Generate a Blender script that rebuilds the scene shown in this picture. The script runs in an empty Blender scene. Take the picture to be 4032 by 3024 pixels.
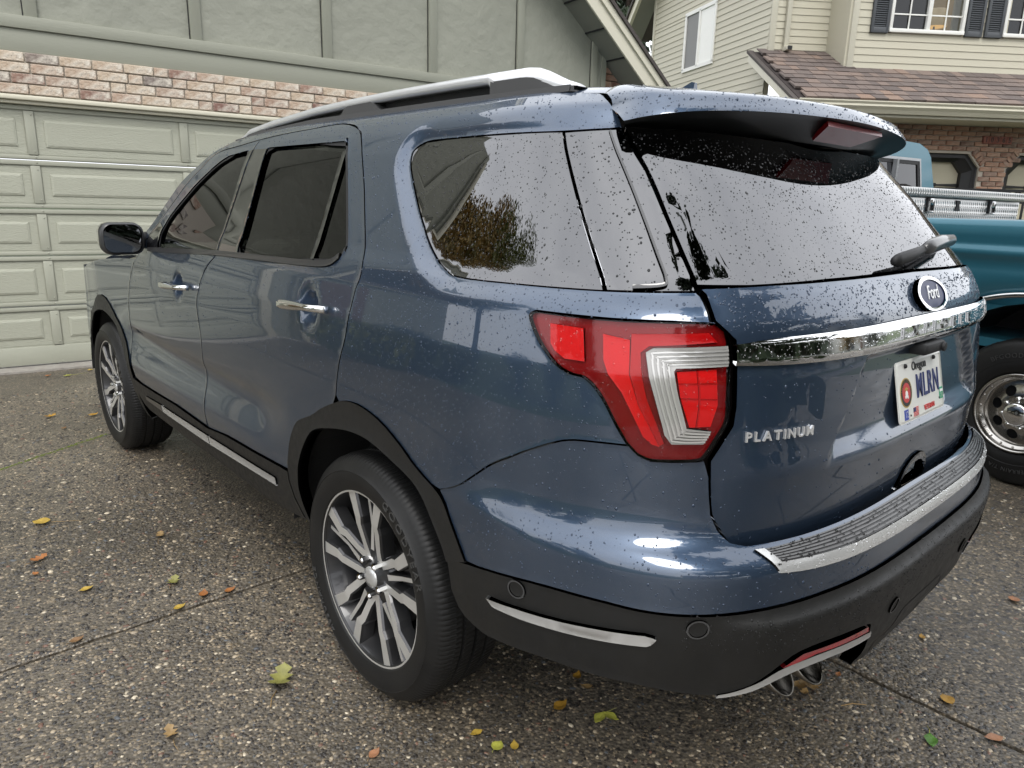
import bpy, bmesh, math, random
import numpy as np
from mathutils import Matrix, Vector
from mathutils.geometry import delaunay_2d_cdt
random.seed(7); RNG=np.random.default_rng(11)
SC=bpy.context.scene; COL=SC.collection
# ------------------------------------------------------------------ camera
cam=bpy.data.cameras.new('camera'); cam.sensor_width=36; cam.lens=25.037; cam.clip_start=.05; cam.clip_end=2000
camo=bpy.data.objects.new('camera',cam); COL.objects.link(camo); SC.camera=camo
CAM=Vector((-1.9434,-1.6997,1.4656)); _yaw,_pit,_rol=.7367,.2459,-.0262
_f=Vector((math.sin(_yaw)*math.cos(_pit),math.cos(_yaw)*math.cos(_pit),-math.sin(_pit)))
_r=Vector((math.cos(_yaw),-math.sin(_yaw),0)); _d=_f.cross(_r)
_r2=math.cos(_rol)*_r+math.sin(_rol)*_d; _u2=math.sin(_rol)*_r-math.cos(_rol)*_d
camo.matrix_world=Matrix(((_r2.x,_u2.x,-_f.x,CAM.x),(_r2.y,_u2.y,-_f.y,CAM.y),(_r2.z,_u2.z,-_f.z,CAM.z),(0,0,0,1)))
# ------------------------------------------------------------------ overcast daylight
SUN_EL,SUN_AZ=math.radians(52),math.radians(215)
w=bpy.data.worlds.new('World'); SC.world=w; w.use_nodes=True; nt=w.node_tree; nt.nodes.clear()
sky=nt.nodes.new('ShaderNodeTexSky'); sky.sky_type='NISHITA'; sky.sun_disc=False; sky.sun_elevation=SUN_EL; sky.sun_rotation=SUN_AZ; sky.dust_density=4; sky.air_density=1.0
hs=nt.nodes.new('ShaderNodeHueSaturation'); hs.inputs['Saturation'].default_value=.3
tc=nt.nodes.new('ShaderNodeTexCoord'); nz=nt.nodes.new('ShaderNodeTexNoise'); nz.inputs['Scale'].default_value=2.2; nz.inputs['Detail'].default_value=5
rp=nt.nodes.new('ShaderNodeValToRGB'); rp.color_ramp.elements[0].position=.3; rp.color_ramp.elements[0].color=(9.0,9.3,9.9,1); rp.color_ramp.elements[1].position=.75; rp.color_ramp.elements[1].color=(13.5,13.7,14,1)
mx=nt.nodes.new('ShaderNodeMix'); mx.data_type='RGBA'; mx.inputs[0].default_value=.8
bg=nt.nodes.new('ShaderNodeBackground'); bg.inputs[1].default_value=.1; ow=nt.nodes.new('ShaderNodeOutputWorld')
lk=nt.links.new
lk(sky.outputs[0],hs.inputs['Color']); lk(tc.outputs['Generated'],nz.inputs['Vector']); lk(nz.outputs[0],rp.inputs[0])
lk(hs.outputs[0],mx.inputs[6]); lk(rp.outputs[0],mx.inputs[7]); lk(mx.outputs[2],bg.inputs[0]); lk(bg.outputs[0],ow.inputs[0])
sl=bpy.data.lights.new('sun','SUN'); sl.energy=.8; sl.angle=math.radians(25); sl.color=(1,.97,.92)
so=bpy.data.objects.new('sun',sl); COL.objects.link(so)
_sd=Vector((math.sin(SUN_AZ)*math.cos(SUN_EL),math.cos(SUN_AZ)*math.cos(SUN_EL),math.sin(SUN_EL))); so.rotation_euler=_sd.to_track_quat('Z','Y').to_euler()
SC.view_settings.view_transform='Standard'; SC.view_settings.look='None'; SC.view_settings.gamma=1; SC.view_settings.use_curve_mapping=False
SC.view_settings.exposure=1.0
# ------------------------------------------------------------------ materials
MATS={}
def M(name,color=(.5,.5,.5),rough=.5,metal=0,coat=0,coatr=.03,spec=.5,bump=None,var=None,objvar=0,ramp=None,trans=0,ior=1.5,alpha=1,emit=None,roughvar=None,attr=None,bump2=None,stretch=None):
    if name in MATS: return MATS[name]
    m=bpy.data.materials.new(name); m.use_nodes=True; MATS[name]=m; t=m.node_tree; N=t.nodes; b=N['Principled BSDF']; L=t.links.new
    b.inputs['Base Color'].default_value=(*color,1); b.inputs['Roughness'].default_value=rough; b.inputs['Metallic'].default_value=metal
    b.inputs['Coat Weight'].default_value=coat; b.inputs['Coat Roughness'].default_value=coatr; b.inputs['Specular IOR Level'].default_value=spec
    b.inputs['Transmission Weight'].default_value=trans; b.inputs['IOR'].default_value=ior; b.inputs['Alpha'].default_value=alpha
    if emit: b.inputs['Emission Color'].default_value=(*emit[0],1); b.inputs['Emission Strength'].default_value=emit[1]
    co=N.new('ShaderNodeTexCoord').outputs['Object']
    if stretch:
        mp=N.new('ShaderNodeMapping'); mp.inputs['Scale'].default_value=stretch; L(co,mp.inputs[0]); co=mp.outputs[0]
    col=None
    if ramp:   # colour picked per object
        oi=N.new('ShaderNodeObjectInfo'); r=N.new('ShaderNodeValToRGB'); r.color_ramp.interpolation='LINEAR'
        while len(r.color_ramp.elements)<len(ramp): r.color_ramp.elements.new(.5)
        for e,(p,c) in zip(r.color_ramp.elements,ramp): e.position=p; e.color=(*c,1)
        L(oi.outputs['Random'],r.inputs[0]); col=r.outputs[0]
    if attr:
        a=N.new('ShaderNodeAttribute'); a.attribute_name=attr; col=a.outputs['Color']
    if objvar:
        oi=N.new('ShaderNodeObjectInfo'); h=N.new('ShaderNodeHueSaturation'); mr=N.new('ShaderNodeMapRange'); mr.inputs[3].default_value=1-objvar; mr.inputs[4].default_value=1+objvar
        L(oi.outputs['Random'],mr.inputs[0]); L(mr.outputs[0],h.inputs['Value'])
        if col: L(col,h.inputs['Color'])
        else: h.inputs['Color'].default_value=(*color,1)
        col=h.outputs[0]
    if var:    # (scale, other colour, amount)
        n=N.new('ShaderNodeTexNoise'); n.inputs['Scale'].default_value=var[0]; n.inputs['Detail'].default_value=6; L(co,n.inputs['Vector'])
        r=N.new('ShaderNodeMapRange'); r.inputs[1].default_value=.4; r.inputs[2].default_value=.68; r.inputs[4].default_value=var[2]; L(n.outputs[0],r.inputs[0])
        x=N.new('ShaderNodeMix'); x.data_type='RGBA'; L(r.outputs[0],x.inputs[0])
        if col: L(col,x.inputs[6])
        else: x.inputs[6].default_value=(*color,1)
        x.inputs[7].default_value=(*var[1],1); col=x.outputs[2]
    if col: L(col,b.inputs['Base Color'])
    if roughvar:
        n=N.new('ShaderNodeTexNoise'); n.inputs['Scale'].default_value=roughvar[0]; n.inputs['Detail'].default_value=4; L(co,n.inputs['Vector'])
        r=N.new('ShaderNodeMapRange'); r.inputs[1].default_value=.3; r.inputs[2].default_value=.7; r.inputs[3].default_value=roughvar[1]; r.inputs[4].default_value=roughvar[2]; L(n.outputs[0],r.inputs[0]); L(r.outputs[0],b.inputs['Roughness'])
    if bump:
        n=N.new('ShaderNodeTexNoise'); n.inputs['Scale'].default_value=bump[0]; n.inputs['Detail'].default_value=5; L(co,n.inputs['Vector'])
        bp=N.new('ShaderNodeBump'); bp.inputs['Strength'].default_value=bump[1]; bp.inputs['Distance'].default_value=bump[2]; L(n.outputs[0],bp.inputs['Height']); L(bp.outputs[0],b.inputs['Normal'])
    return m
paint=M('blue_metallic_paint',(.033,.057,.100),.37,.7,coat=1,coatr=.015,spec=.5,var=(1400,(.074,.112,.178),.42)); paint.node_tree.nodes['Principled BSDF'].inputs['Coat IOR'].default_value=1.75
clad=M('grey_black_cladding',(.0095,.0095,.0092),.45,spec=.42,bump=(900,.12,.002),roughvar=(40,.42,.58),var=(14,(.013,.0125,.0115),.6))
gblack=M('gloss_black',(.006,.006,.007),.05,coat=1)
mblack=M('matte_black',(.008,.008,.009),.6)
rubber=M('tyre_rubber',(.009,.009,.009),.5,spec=.3,bump=(300,.1,.002),var=(9,(.016,.0155,.0145),.5))
chrome=M('chrome',(.78,.78,.78),.06,1)
satin=M('brushed_silver_trim',(.60,.60,.59),.27,.6,bump=(200,.03,.001))
silver=M('silver_rail_paint',(.72,.73,.75),.3,.55,coat=.6)
machined=M('machined_alloy',(.62,.61,.58),.34,.6,bump=(260,.05,.001))
alloyg=M('grey_alloy_paint',(.05,.05,.052),.34,.7,coat=.4)
darkint=M('dark_interior',(.012,.012,.013),.7)
shade=M('seat_cloth',(.09,.085,.08),.8)
def glass_mat(name,tint,ior,tr):
    m=bpy.data.materials.new(name); m.use_nodes=True; t=m.node_tree; N=t.nodes; N.clear(); L=t.links.new
    o=N.new('ShaderNodeOutputMaterial'); mix=N.new('ShaderNodeMixShader'); fr=N.new('ShaderNodeFresnel'); fr.inputs[0].default_value=ior
    tp=N.new('ShaderNodeBsdfTransparent'); tp.inputs[0].default_value=(*tint,1); g=N.new('ShaderNodeBsdfGlossy'); g.inputs[1].default_value=.012; g.inputs[0].default_value=(.95,.95,.97,1)
    L(fr.outputs[0],mix.inputs[0]); L(tp.outputs[0],mix.inputs[1]); L(g.outputs[0],mix.inputs[2]); L(mix.outputs[0],o.inputs[0]); MATS[name]=m; return m
gl_front=glass_mat('tinted_glass',(.09,.10,.097),1.40,.3)
gl_rear=glass_mat('dark_door_glass',(.025,.028,.027),1.35,.3)
gl_priv=glass_mat('privacy_glass',(.012,.012,.013),2.45,.05)
gl_truck=glass_mat('truck_glass',(.05,.055,.055),1.7,.05)
gl_house=glass_mat('house_glass',(.55,.57,.56),1.5,.5)
lens=glass_mat('clear_lamp_lens',(1,.62,.62),1.33,.9)
red_d=M('dark_red_lens',(.19,.003,.006),.25,coat=.6)
red_m=M('red_reflector',(.70,.006,.008),.3,coat=.5,bump=(700,.25,.002))
red_b=M('bright_red_lens',(.48,.005,.009),.22,coat=.7)
clr=M('clear_ribbed_lens',(.36,.35,.335),.2,.3,coat=1)
dropm=M('rain_water',(1,1,1),.0,trans=1,ior=1.33)
drop_g=M('rain_on_dark_glass',(.035,.036,.038),.08,spec=.35,ior=1.33)
drop_p=M('rain_on_paint',(.035,.052,.085),.06,.2,spec=.5,ior=1.5)
drop_k=M('rain_on_black',(.02,.02,.02),.05,spec=.35,ior=1.33)
white_plate=M('plate_white',(.72,.72,.68),.35,coat=.3,bump=(60,.05,.001))
navy=M('navy_ink',(.012,.022,.12),.4); redink=M('red_ink',(.5,.03,.03),.4); blackink=M('black_ink',(.01,.01,.01),.45); goldink=M('gold_ink',(.42,.28,.06),.4); greenink=M('green_sticker',(.03,.32,.16),.4); blueink=M('blue_sticker',(.03,.06,.35),.4); whiteink=M('white_ink',(.8,.8,.78),.45)
# ------------------------------------------------------------------ mesh helpers
def link(o,parent=None):
    COL.objects.link(o)
    if parent is not None: o.parent=parent
    return o
def tag(o,label=None,cat=None,group=None,kind=None):
    if label: o['label']=label
    if cat: o['category']=cat
    if group: o['group']=group
    if kind: o['kind']=kind
    return o
def empty(name,loc=(0,0,0),rz=0,label=None,cat=None,group=None):
    o=bpy.data.objects.new(name,None); o.location=loc; o.rotation_euler=(0,0,rz); o.empty_display_size=.1
    link(o); return tag(o,label,cat,group)
def mk(name,verts,faces,mat,parent=None,smooth=False,normals=None,mats=None,midx=None):
    me=bpy.data.meshes.new(name); me.from_pydata([tuple(v) for v in verts],[],[tuple(f) for f in faces])
    for m in (mats or [mat]): me.materials.append(m)
    if smooth: me.polygons.foreach_set('use_smooth',[True]*len(me.polygons))
    if midx is not None: me.polygons.foreach_set('material_index',list(midx))
    me.update()
    if normals is not None: me.normals_split_custom_set_from_vertices([tuple(n) for n in normals])
    return link(bpy.data.objects.new(name,me),parent)
class MB:
    """collects simple shapes into one mesh"""
    def __init__(s): s.v=[]; s.f=[]; s.m=[]
    def add(s,v,f,m=0):
        n=len(s.v); s.v+= [tuple(x) for x in v]; s.f+=[tuple(i+n for i in q) for q in f]; s.m+=[m]*len(f)
    def box(s,x0,x1,y0,y1,z0,z1,m=0,bev=0):
        if bev:
            b=bev; P=[]; 
            bm=bmesh.new(); bmesh.ops.create_cube(bm,size=1)
            for q in bm.verts: q.co=Vector((x0+(q.co.x+.5)*(x1-x0),y0+(q.co.y+.5)*(y1-y0),z0+(q.co.z+.5)*(z1-z0)))
            bmesh.ops.bevel(bm,geom=bm.edges[:],offset=b,segments=2,affect='EDGES',profile=.5)
            bm.verts.index_update(); s.add([q.co[:] for q in bm.verts],[[v.index for v in f.verts] for f in bm.faces],m); bm.free(); return
        s.add([(x0,y0,z0),(x1,y0,z0),(x1,y1,z0),(x0,y1,z0),(x0,y0,z1),(x1,y0,z1),(x1,y1,z1),(x0,y1,z1)],[(0,3,2,1),(4,5,6,7),(0,1,5,4),(1,2,6,5),(2,3,7,6),(3,0,4,7)],m)
    def tube(s,pts,r,n=8,m=0,cap=True,sx=1,up=Vector((0,0,1))):
        pts=[Vector(p) for p in pts]; rs=r if isinstance(r,(list,tuple)) else [r]*len(pts); V=[]; F=[]
        for i,p in enumerate(pts):
            d=(pts[min(i+1,len(pts)-1)]-pts[max(i-1,0)]).normalized(); a=d.cross(up)
            if a.length<1e-4: a=d.cross(Vector((1,0,0)))
            a.normalize(); b=a.cross(d)
            for k in range(n):
                t=2*math.pi*k/n; V.append(p+a*math.cos(t)*rs[i]*sx+b*math.sin(t)*rs[i])
        for i in range(len(pts)-1):
            for k in range(n): F.append((i*n+k,i*n+(k+1)%n,(i+1)*n+(k+1)%n,(i+1)*n+k))
        if cap: F.append(tuple(range(n-1,-1,-1))); F.append(tuple((len(pts)-1)*n+k for k in range(n)))
        s.add(V,F,m)
    def lathe(s,prof,n=32,axis='x',c=(0,0,0),m=0):
        """prof list of (axial,radius)"""
        V=[];F=[]
        for a,r in prof:
            for k in range(n):
                t=2*math.pi*k/n; u,w_=r*math.cos(t),r*math.sin(t)
                V.append({'x':(c[0]+a,c[1]+u,c[2]+w_),'y':(c[0]+u,c[1]+a,c[2]+w_),'z':(c[0]+u,c[1]+w_,c[2]+a)}[axis])
        for i in range(len(prof)-1):
            for k in range(n): F.append((i*n+k,(i+1)*n+k,(i+1)*n+(k+1)%n,i*n+(k+1)%n))
        s.add(V,F,m)
    def prism(s,poly,h0,h1,fn,m=0,mside=None):
        """poly in 2D extruded between h0 and h1, fn(u,v,h)->xyz"""
        n=len(poly); V=[fn(u,v,h0) for u,v in poly]+[fn(u,v,h1) for u,v in poly]
        s.add(V,[tuple(range(n,2*n)),tuple(range(n-1,-1,-1))],m); k=len(s.v)-2*n
        s.f+=[(k+i,k+(i+1)%n,k+n+(i+1)%n,k+n+i) for i in range(n)]; s.m+=[m if mside is None else mside]*n
    def build(s,name,mat,parent=None,smooth=False,mats=None,auto=None):
        o=mk(name,s.v,s.f,mat,parent,smooth,mats=mats,midx=s.m if mats else None)
        if auto is not None:
            bm=bmesh.new(); bm.from_mesh(o.data); bmesh.ops.recalc_face_normals(bm,faces=bm.faces); bm.to_mesh(o.data); bm.free()
            o.data.polygons.foreach_set('use_smooth',[True]*len(o.data.polygons)); o.data.set_sharp_from_angle(angle=math.radians(auto))
        return o
def recalc(o):
    bm=bmesh.new(); bm.from_mesh(o.data); bmesh.ops.recalc_face_normals(bm,faces=bm.faces); bm.to_mesh(o.data); bm.free(); return o
def copy_tree(o,parent=None):
    c=o.copy(); COL.objects.link(c); c.parent=parent
    for ch in [x for x in bpy.data.objects if x.parent is o]: copy_tree(ch,c)
    return c
def text_geo(s,size,depth=.002,align='CENTER',shear=0,spacing=1.0,bold=0):
    cu=bpy.data.curves.new('t','FONT'); cu.body=s; cu.size=size; cu.extrude=depth/2; cu.align_x=align; cu.align_y='CENTER'; cu.shear=shear; cu.space_character=spacing; cu.offset=bold; cu.resolution_u=4
    ob=bpy.data.objects.new('t',cu); COL.objects.link(ob); dg=bpy.context.evaluated_depsgraph_get(); me=bpy.data.meshes.new_from_object(ob.evaluated_get(dg))
    v=np.array([q.co[:] for q in me.vertices]); f=[tuple(p.vertices) for p in me.polygons]
    bpy.data.objects.remove(ob); bpy.data.curves.remove(cu); bpy.data.meshes.remove(me); return v,f
# ---------------------------------------------------------------- car surface
YC=-0.15
TV=[.20,.30,.36,.45,.55,.62,.70,.755,.775,.80,.83,.86,.90,.95,1.05,1.15,1.25,1.30,1.34,1.45,1.60,1.66,1.70,1.74,1.78,1.82,1.90,1.96]
TA=[.86,.915,.945,.972,.985,.988,.986,.984,.983,.982,.981,.980,.979,.979,.979,.974,.958,.938,.912,.855,.778,.742,.706,.658,.595,.505,.255,.02]
TR=[-.99,-1.075,-1.112,-1.140,-1.158,-1.17,-1.175,-1.172,-1.163,-1.14,-1.115,-1.102,-1.098,-1.097,-1.094,-1.085,-1.068,-1.048,-1.022,-.93,-.805,-.755,-.715,-.665,-.63,-.55,-.36,-.2]
TZ=[.20,.30,.36,.45,.55,.62,.70,.757,.774,.789,.804,.825,.873,.945,1.05,1.15,1.25,1.30,1.34,1.45,1.60,1.66,1.70,1.733,1.753,1.764,1.774,1.778]
TG=[-.95,-1.0,-1.02,-1.03,-1.065,-1.073,-1.084,-1.093,-1.096,-1.099,-1.103,-1.106,-1.110,-1.112,-1.108,-1.097,-1.080,-1.056,-1.026,-.93,-.805,-.755,-.715,-.665,-.63,-.55,-.36,-.2]
def smooth_tab(tv,ta,nsub=400):
    # resample and lightly smooth a table
    tv=np.array(tv); x=np.linspace(tv[0],tv[-1],1761); y=np.interp(x,tv,ta)
    k=np.exp(-np.linspace(-2,2,25)**2); k/=k.sum()
    for _ in range(2):
        yp=np.concatenate([2*y[0]-y[12:0:-1],y,2*y[-1]-y[-2:-14:-1]]); y=np.convolve(yp,k,'valid')
    return x,y
VA=smooth_tab(TV,TA); VR=smooth_tab(TV,TR); VZ=smooth_tab(TV,TZ); VG=smooth_tab(TV,TG)
NEXP=3.5
_t=np.linspace(0,1,4001)**1.0*np.pi/2
_sx=.98*np.sin(_t)**(2/NEXP); _sy=.93*np.cos(_t)**(2/NEXP)
_L=np.concatenate([[0],np.cumsum(np.hypot(np.diff(_sx),np.diff(_sy)))]); QL=_L[-1]
def ss(a,b,x):
    t=np.clip((np.asarray(x,float)-a)/(b-a),0,1); return t*t*(3-2*t)
def front_taper(y):
    return 1-.012*ss(1.6,2.6,y)-.03*ss(2.9,3.4,y)-.25*np.clip((y-3.3)/.6,0,1)**2
def disp(q,v,y):
    d=np.zeros_like(v)
    # lower door sculpting between the wheels
    w=ss(.42,.75,y)*(1-ss(2.25,2.5,y))
    d-= w*.022*np.exp(-((v-.76)/.085)**2)
    d+= w*.006*np.exp(-((v-.60)/.06)**2)
    # bumper corner bulge
    c=ss(-.22,-.5,q)*ss(-3.3,-2.95,q)*1.0
    d+= c*.020*ss(.90,.79,v)*ss(.2,.35,v)*(1-ss(-.75,-1.15,q))
    return d
def surf(q,v,gate=False,off=0.0,extra=None):
    q=np.asarray(q,float); v=np.asarray(v,float); q,v=np.broadcast_arrays(q,v)
    mir=q<-QL; qq=np.where(mir,-2*QL-q,q)
    A=np.interp(v,*VA); R=np.interp(v,*(VG if gate else VR)); Z=np.interp(v,*VZ)
    s=np.clip(QL+qq,0,QL); th=np.interp(s,_L,_t)
    x=A*np.sin(th)**(2/NEXP); yb=YC-(YC-R)*np.cos(th)**(2/NEXP)
    side=qq>0
    y=np.where(side,YC+qq,yb); x=np.where(side,A,x)*front_taper(y)
    # roof falls a little towards the front and the tail
    Z=Z-ss(1.5,1.7,v)*(.055*np.clip((y-.9)/1.0,0,2)**2+.02*np.clip((-y-.2)/.6,0,1)**2)
    d=disp(qq,v,y) if not gate else 0*v
    # plan normal approximation for displacement
    nx=np.where(side,1.0,np.sin(th)**(2-2/NEXP)); ny=np.where(side,0.0,-np.cos(th)**(2-2/NEXP)*1.05)
    l=np.hypot(nx,ny)+1e-9
    x=x+nx/l*d; y=y+ny/l*d
    return np.stack([np.where(mir,x,-x),y,Z],-1)
def surf_n(q,v,gate=False,e=.004):
    a=surf(q+e,v,gate)-surf(q-e,v,gate); b=surf(q,v+e,gate)-surf(q,v-e,gate)
    n=np.cross(a,b); n/=np.linalg.norm(n,axis=-1,keepdims=True)+1e-12
    return n
O={
'gap_fd':[(2.306,1.141),(2.413,1.021),(2.48,0.88),(2.494,0.666),(2.435,0.545)],
'gap_ff':[(1.226,1.248),(1.314,1.192),(1.394,1.088),(1.409,1.032),(1.391,0.926),(1.409,0.805),(1.395,0.707),(1.387,0.647),(1.357,0.542),(1.359,0.422)],
'gap_rq':[(0.613,1.704),(0.543,1.682),(0.486,1.647),(0.368,1.529),(0.287,1.437),(0.197,1.331),(0.167,1.27),(0.18,1.221),(0.215,1.092),(0.253,1.009),(0.275,0.929)],
'gap_roof':[(0.756,1.72),(0.974,1.711),(1.221,1.7),(1.508,1.688),(1.761,1.68),(1.83,1.605),(1.953,1.46),(2.041,1.357),(2.107,1.274)],
'clad_top':[(2.303,0.535),(1.752,0.556),(1.361,0.547)],
'clad_top2':[(1.139,0.57),(0.791,0.582)],
'fwin':[(1.364,1.652),(1.563,1.643),(1.667,1.601),(1.894,1.418),(1.949,1.332),(1.911,1.236),(1.235,1.268)],
'rwin':[(1.179,1.65),(0.589,1.647),(0.56,1.633),(0.322,1.362),(0.312,1.331),(0.315,1.309),(0.349,1.295),(0.503,1.284),(1.02,1.272)],
'vent':[(0.57,1.623),(0.478,1.293)],
'qwin':[(0.191,1.597),(0.166,1.561),(0.083,1.484),(-0.006,1.412),(-0.098,1.353),(-0.172,1.321),(-0.237,1.309),(-0.41,1.311),(-0.645,1.313),(-0.519,1.646),(-0.287,1.642),(0.062,1.641),(0.163,1.638),(0.194,1.619)],
'dtrim':[(-0.525,1.646),(-0.733,1.659),(-0.785,1.56),(-0.816,1.442),(-0.844,1.323),(-0.845,1.318),(-0.645,1.313)],
'dline':[(-0.692,1.65),(-0.754,1.463),(-0.781,1.341),(-0.773,1.329),(-0.709,1.322)],
'gate_top':[(-0.656,1.731),(-0.696,1.703),(-0.724,1.68)],
'gate_up':[(-0.736,1.658),(-0.785,1.56),(-0.815,1.442),(-0.839,1.324)],
'gate_mid':[(-0.84,1.32),(-0.854,1.308),(-0.866,1.258),(-0.893,1.235),(-0.898,1.194),(-0.902,1.096),(-0.896,1.059),(-0.857,0.99)],
'gate_low':[(-0.883,0.943),(-0.89,0.894),(-0.905,0.866),(-0.92,0.832),(-0.93,0.815)],
'gate_lowg':[(-0.871,0.946),(-0.883,0.896),(-0.91,0.863),(-0.954,0.798),(-0.987,0.766)],
'lamp':[(-0.492,1.25),(-0.49,1.238),(-0.514,1.199),(-0.554,1.158),(-0.589,1.14),(-0.621,1.135),(-0.648,1.114),(-0.67,1.083),(-0.692,1.044),(-0.716,1.009),(-0.736,0.991),(-0.761,0.982),(-0.803,0.982),(-0.853,0.984),(-0.868,0.992),(-0.889,1.024),(-0.908,1.058),(-0.911,1.094),(-0.908,1.192),(-0.903,1.229),(-0.881,1.252),(-0.79,1.253),(-0.666,1.251),(-0.557,1.252),(-0.505,1.253)],
'lamp_reflex':[(-0.538,1.234),(-0.613,1.231),(-0.62,1.166),(-0.576,1.167),(-0.552,1.181),(-0.542,1.195)],
'lamp_bar':[(-0.655,1.224),(-0.71,1.216),(-0.712,1.148),(-0.732,1.089),(-0.777,1.009),(-0.762,1.013),(-0.744,1.027),(-0.699,1.111),(-0.67,1.146),(-0.659,1.173)],
'lamp_top':[(-0.712,1.228),(-0.866,1.235),(-0.885,1.217),(-0.748,1.206),(-0.732,1.193),(-0.736,1.15),(-0.748,1.103),(-0.786,1.015),(-0.777,1.009),(-0.732,1.089),(-0.713,1.148)],
'lamp_clear':[(-0.742,1.194),(-0.756,1.203),(-0.902,1.21),(-0.904,1.171),(-0.801,1.166),(-0.797,1.16),(-0.806,1.118),(-0.826,1.049),(-0.875,1.044),(-0.861,1.019),(-0.799,1.018),(-0.785,1.035),(-0.751,1.146)],
'lamp_rev':[(-0.804,1.159),(-0.884,1.165),(-0.89,1.094),(-0.877,1.051),(-0.834,1.049),(-0.814,1.106)],
'bq':[(-0.221,0.801),(-0.374,0.905),(-0.464,0.945),(-0.543,0.983),(-0.594,1.002),(-0.653,1.007),(-0.718,1.008)],
'black_top':[(-0.255,0.625),(-0.321,0.643),(-0.497,0.678),(-0.632,0.686),(-0.722,0.677),(-0.808,0.678),(-0.934,0.685),(-1.061,0.687),(-1.23,0.687),(-1.488,0.669),(-1.815,0.641)],
'black_bot':[(-0.32,0.494),(-0.382,0.483),(-0.443,0.491),(-0.545,0.504),(-0.649,0.504),(-0.742,0.502),(-0.821,0.49),(-0.87,0.485),(-0.903,0.492),(-0.97,0.531),(-0.996,0.56),(-1.051,0.588),(-1.286,0.567),(-1.376,0.476),(-1.641,0.354)],
'tow':[(-1.661,0.352),(-1.503,0.504),(-1.524,0.524),(-1.776,0.5),(-1.87,0.379)],
'reflect':[(-1.008,0.556),(-1.054,0.578),(-1.287,0.564),(-1.299,0.545),(-1.099,0.568),(-1.017,0.563)],
'accent':[(-0.398,0.601),(-0.727,0.635),(-0.756,0.63),(-0.754,0.624),(-0.745,0.608),(-0.727,0.606),(-0.428,0.58),(-0.412,0.582)],
'sensors':[(-0.476,0.652),(-0.826,0.654)],
'sensor_c':[(-1.407,0.552)],
'pad_out':[(-0.96,0.811),(-0.988,0.756),(-1.102,0.747),(-1.216,0.747),(-1.459,0.742),(-1.683,0.737)],
'pad_in':[(-0.981,0.81),(-0.997,0.776),(-1.163,0.77),(-1.375,0.77),(-1.632,0.769)],
'padback':[(-0.96,0.811),(-1.098,0.812),(-1.276,0.808),(-1.533,0.802)],
'sill':[(2.272,0.484),(1.986,0.501),(1.343,0.514),(0.692,0.535),(0.722,0.5),(1.38,0.469),(2.028,0.465),(2.278,0.46)],
'rocker_low':[(0.486,0.432),(0.865,0.388),(1.349,0.408),(2.327,0.391)],
'glass_bot':[(-0.842,1.319),(-1.086,1.33),(-1.397,1.333),(-1.781,1.339),(-2.035,1.347)],
'chrome':[(-0.902,1.214),(-0.903,1.174),(-1.031,1.189),(-1.03,1.231),(-1.36,1.23),(-1.36,1.169),(-1.701,1.212)],
'badge':[(-1.68,1.273),(-1.581,1.276),(-1.803,1.277),(-1.717,1.304),(-1.638,1.239)],
'plate':[(-1.427,1.135),(-1.729,1.135),(-1.507,0.977),(-1.785,0.981)],
'recess':[(-1.243,1.176),(-1.138,1.012),(-1.126,0.998)],
'crease':[(-0.869,0.945),(-1.063,0.959),(-1.453,0.943)],
'plat':[(-0.925,1.022),(-0.923,1.038),(-1.122,1.025),(-1.119,1.043)],
'expl':[(-1.418,1.181),(-1.427,1.198),(-1.938,1.175)],
'handle_pocket':[(-1.594,0.794),(-1.55,0.902),(-1.742,0.909),(-1.911,0.756)],
'dhandle_r':[(0.594,1.157),(0.592,1.135),(0.388,1.131),(0.298,1.159),(0.31,1.179),(0.435,1.203),(0.454,1.1)],
'dhandle_f':[(1.761,1.102),(1.763,1.084),(1.558,1.076),(1.473,1.096),(1.47,1.124)],
'wiper':[(-1.496,1.356),(-1.735,1.381),(-2.057,1.39),(-1.762,1.399)],
'camera':[(-1.544,1.163),(-1.666,1.165)],
'ilip':[(-0.956,0.674),(-1.097,0.665),(-1.38,0.635),(-1.723,0.614),(-2.11,0.633)],
'mirror_pts':[(3.031,1.229)],
}
# ------------------------------------------------------------------ panels laid out on the car surface
def cr(pts,n=6,closed=False):
    P=[np.array(p,float) for p in pts]; k=len(P); out=[]
    for i in range(k if closed else k-1):
        p0,p1,p2,p3=(P[(i-1)%k] if closed or i>0 else P[0]),P[i],P[(i+1)%k],(P[(i+2)%k] if closed or i+2<k else P[-1])
        for j in range(n):
            t=j/n; out.append(tuple(.5*((2*p1)+(-p0+p2)*t+(2*p0-5*p1+4*p2-p3)*t*t+(-p0+3*p1-3*p2+p3)*t**3)))
    if not closed: out.append(tuple(P[-1]))
    return out
def chaikin(p,n=2):
    for _ in range(n):
        q=[]
        for i in range(len(p)):
            a,b=np.array(p[i]),np.array(p[(i+1)%len(p)]); q+=[tuple(.75*a+.25*b),tuple(.25*a+.75*b)]
        p=q
    return p
def clean(p):
    o=[]
    for a in p:
        if not o or math.hypot(a[0]-o[-1][0],a[1]-o[-1][1])>8e-4: o.append((float(a[0]),float(a[1])))
    if math.hypot(o[0][0]-o[-1][0],o[0][1]-o[-1][1])<8e-4: o.pop()
    return o
def dens(p,step):
    o=[]
    for i in range(len(p)):
        a,b=p[i],p[(i+1)%len(p)]; n=max(1,int(math.ceil(math.hypot(b[0]-a[0],b[1]-a[1])/step)))
        for j in range(n): o.append((a[0]+(b[0]-a[0])*j/n,a[1]+(b[1]-a[1])*j/n))
    return o
def area(p): return .5*sum(p[i][0]*p[(i+1)%len(p)][1]-p[(i+1)%len(p)][0]*p[i][1] for i in range(len(p)))
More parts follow.
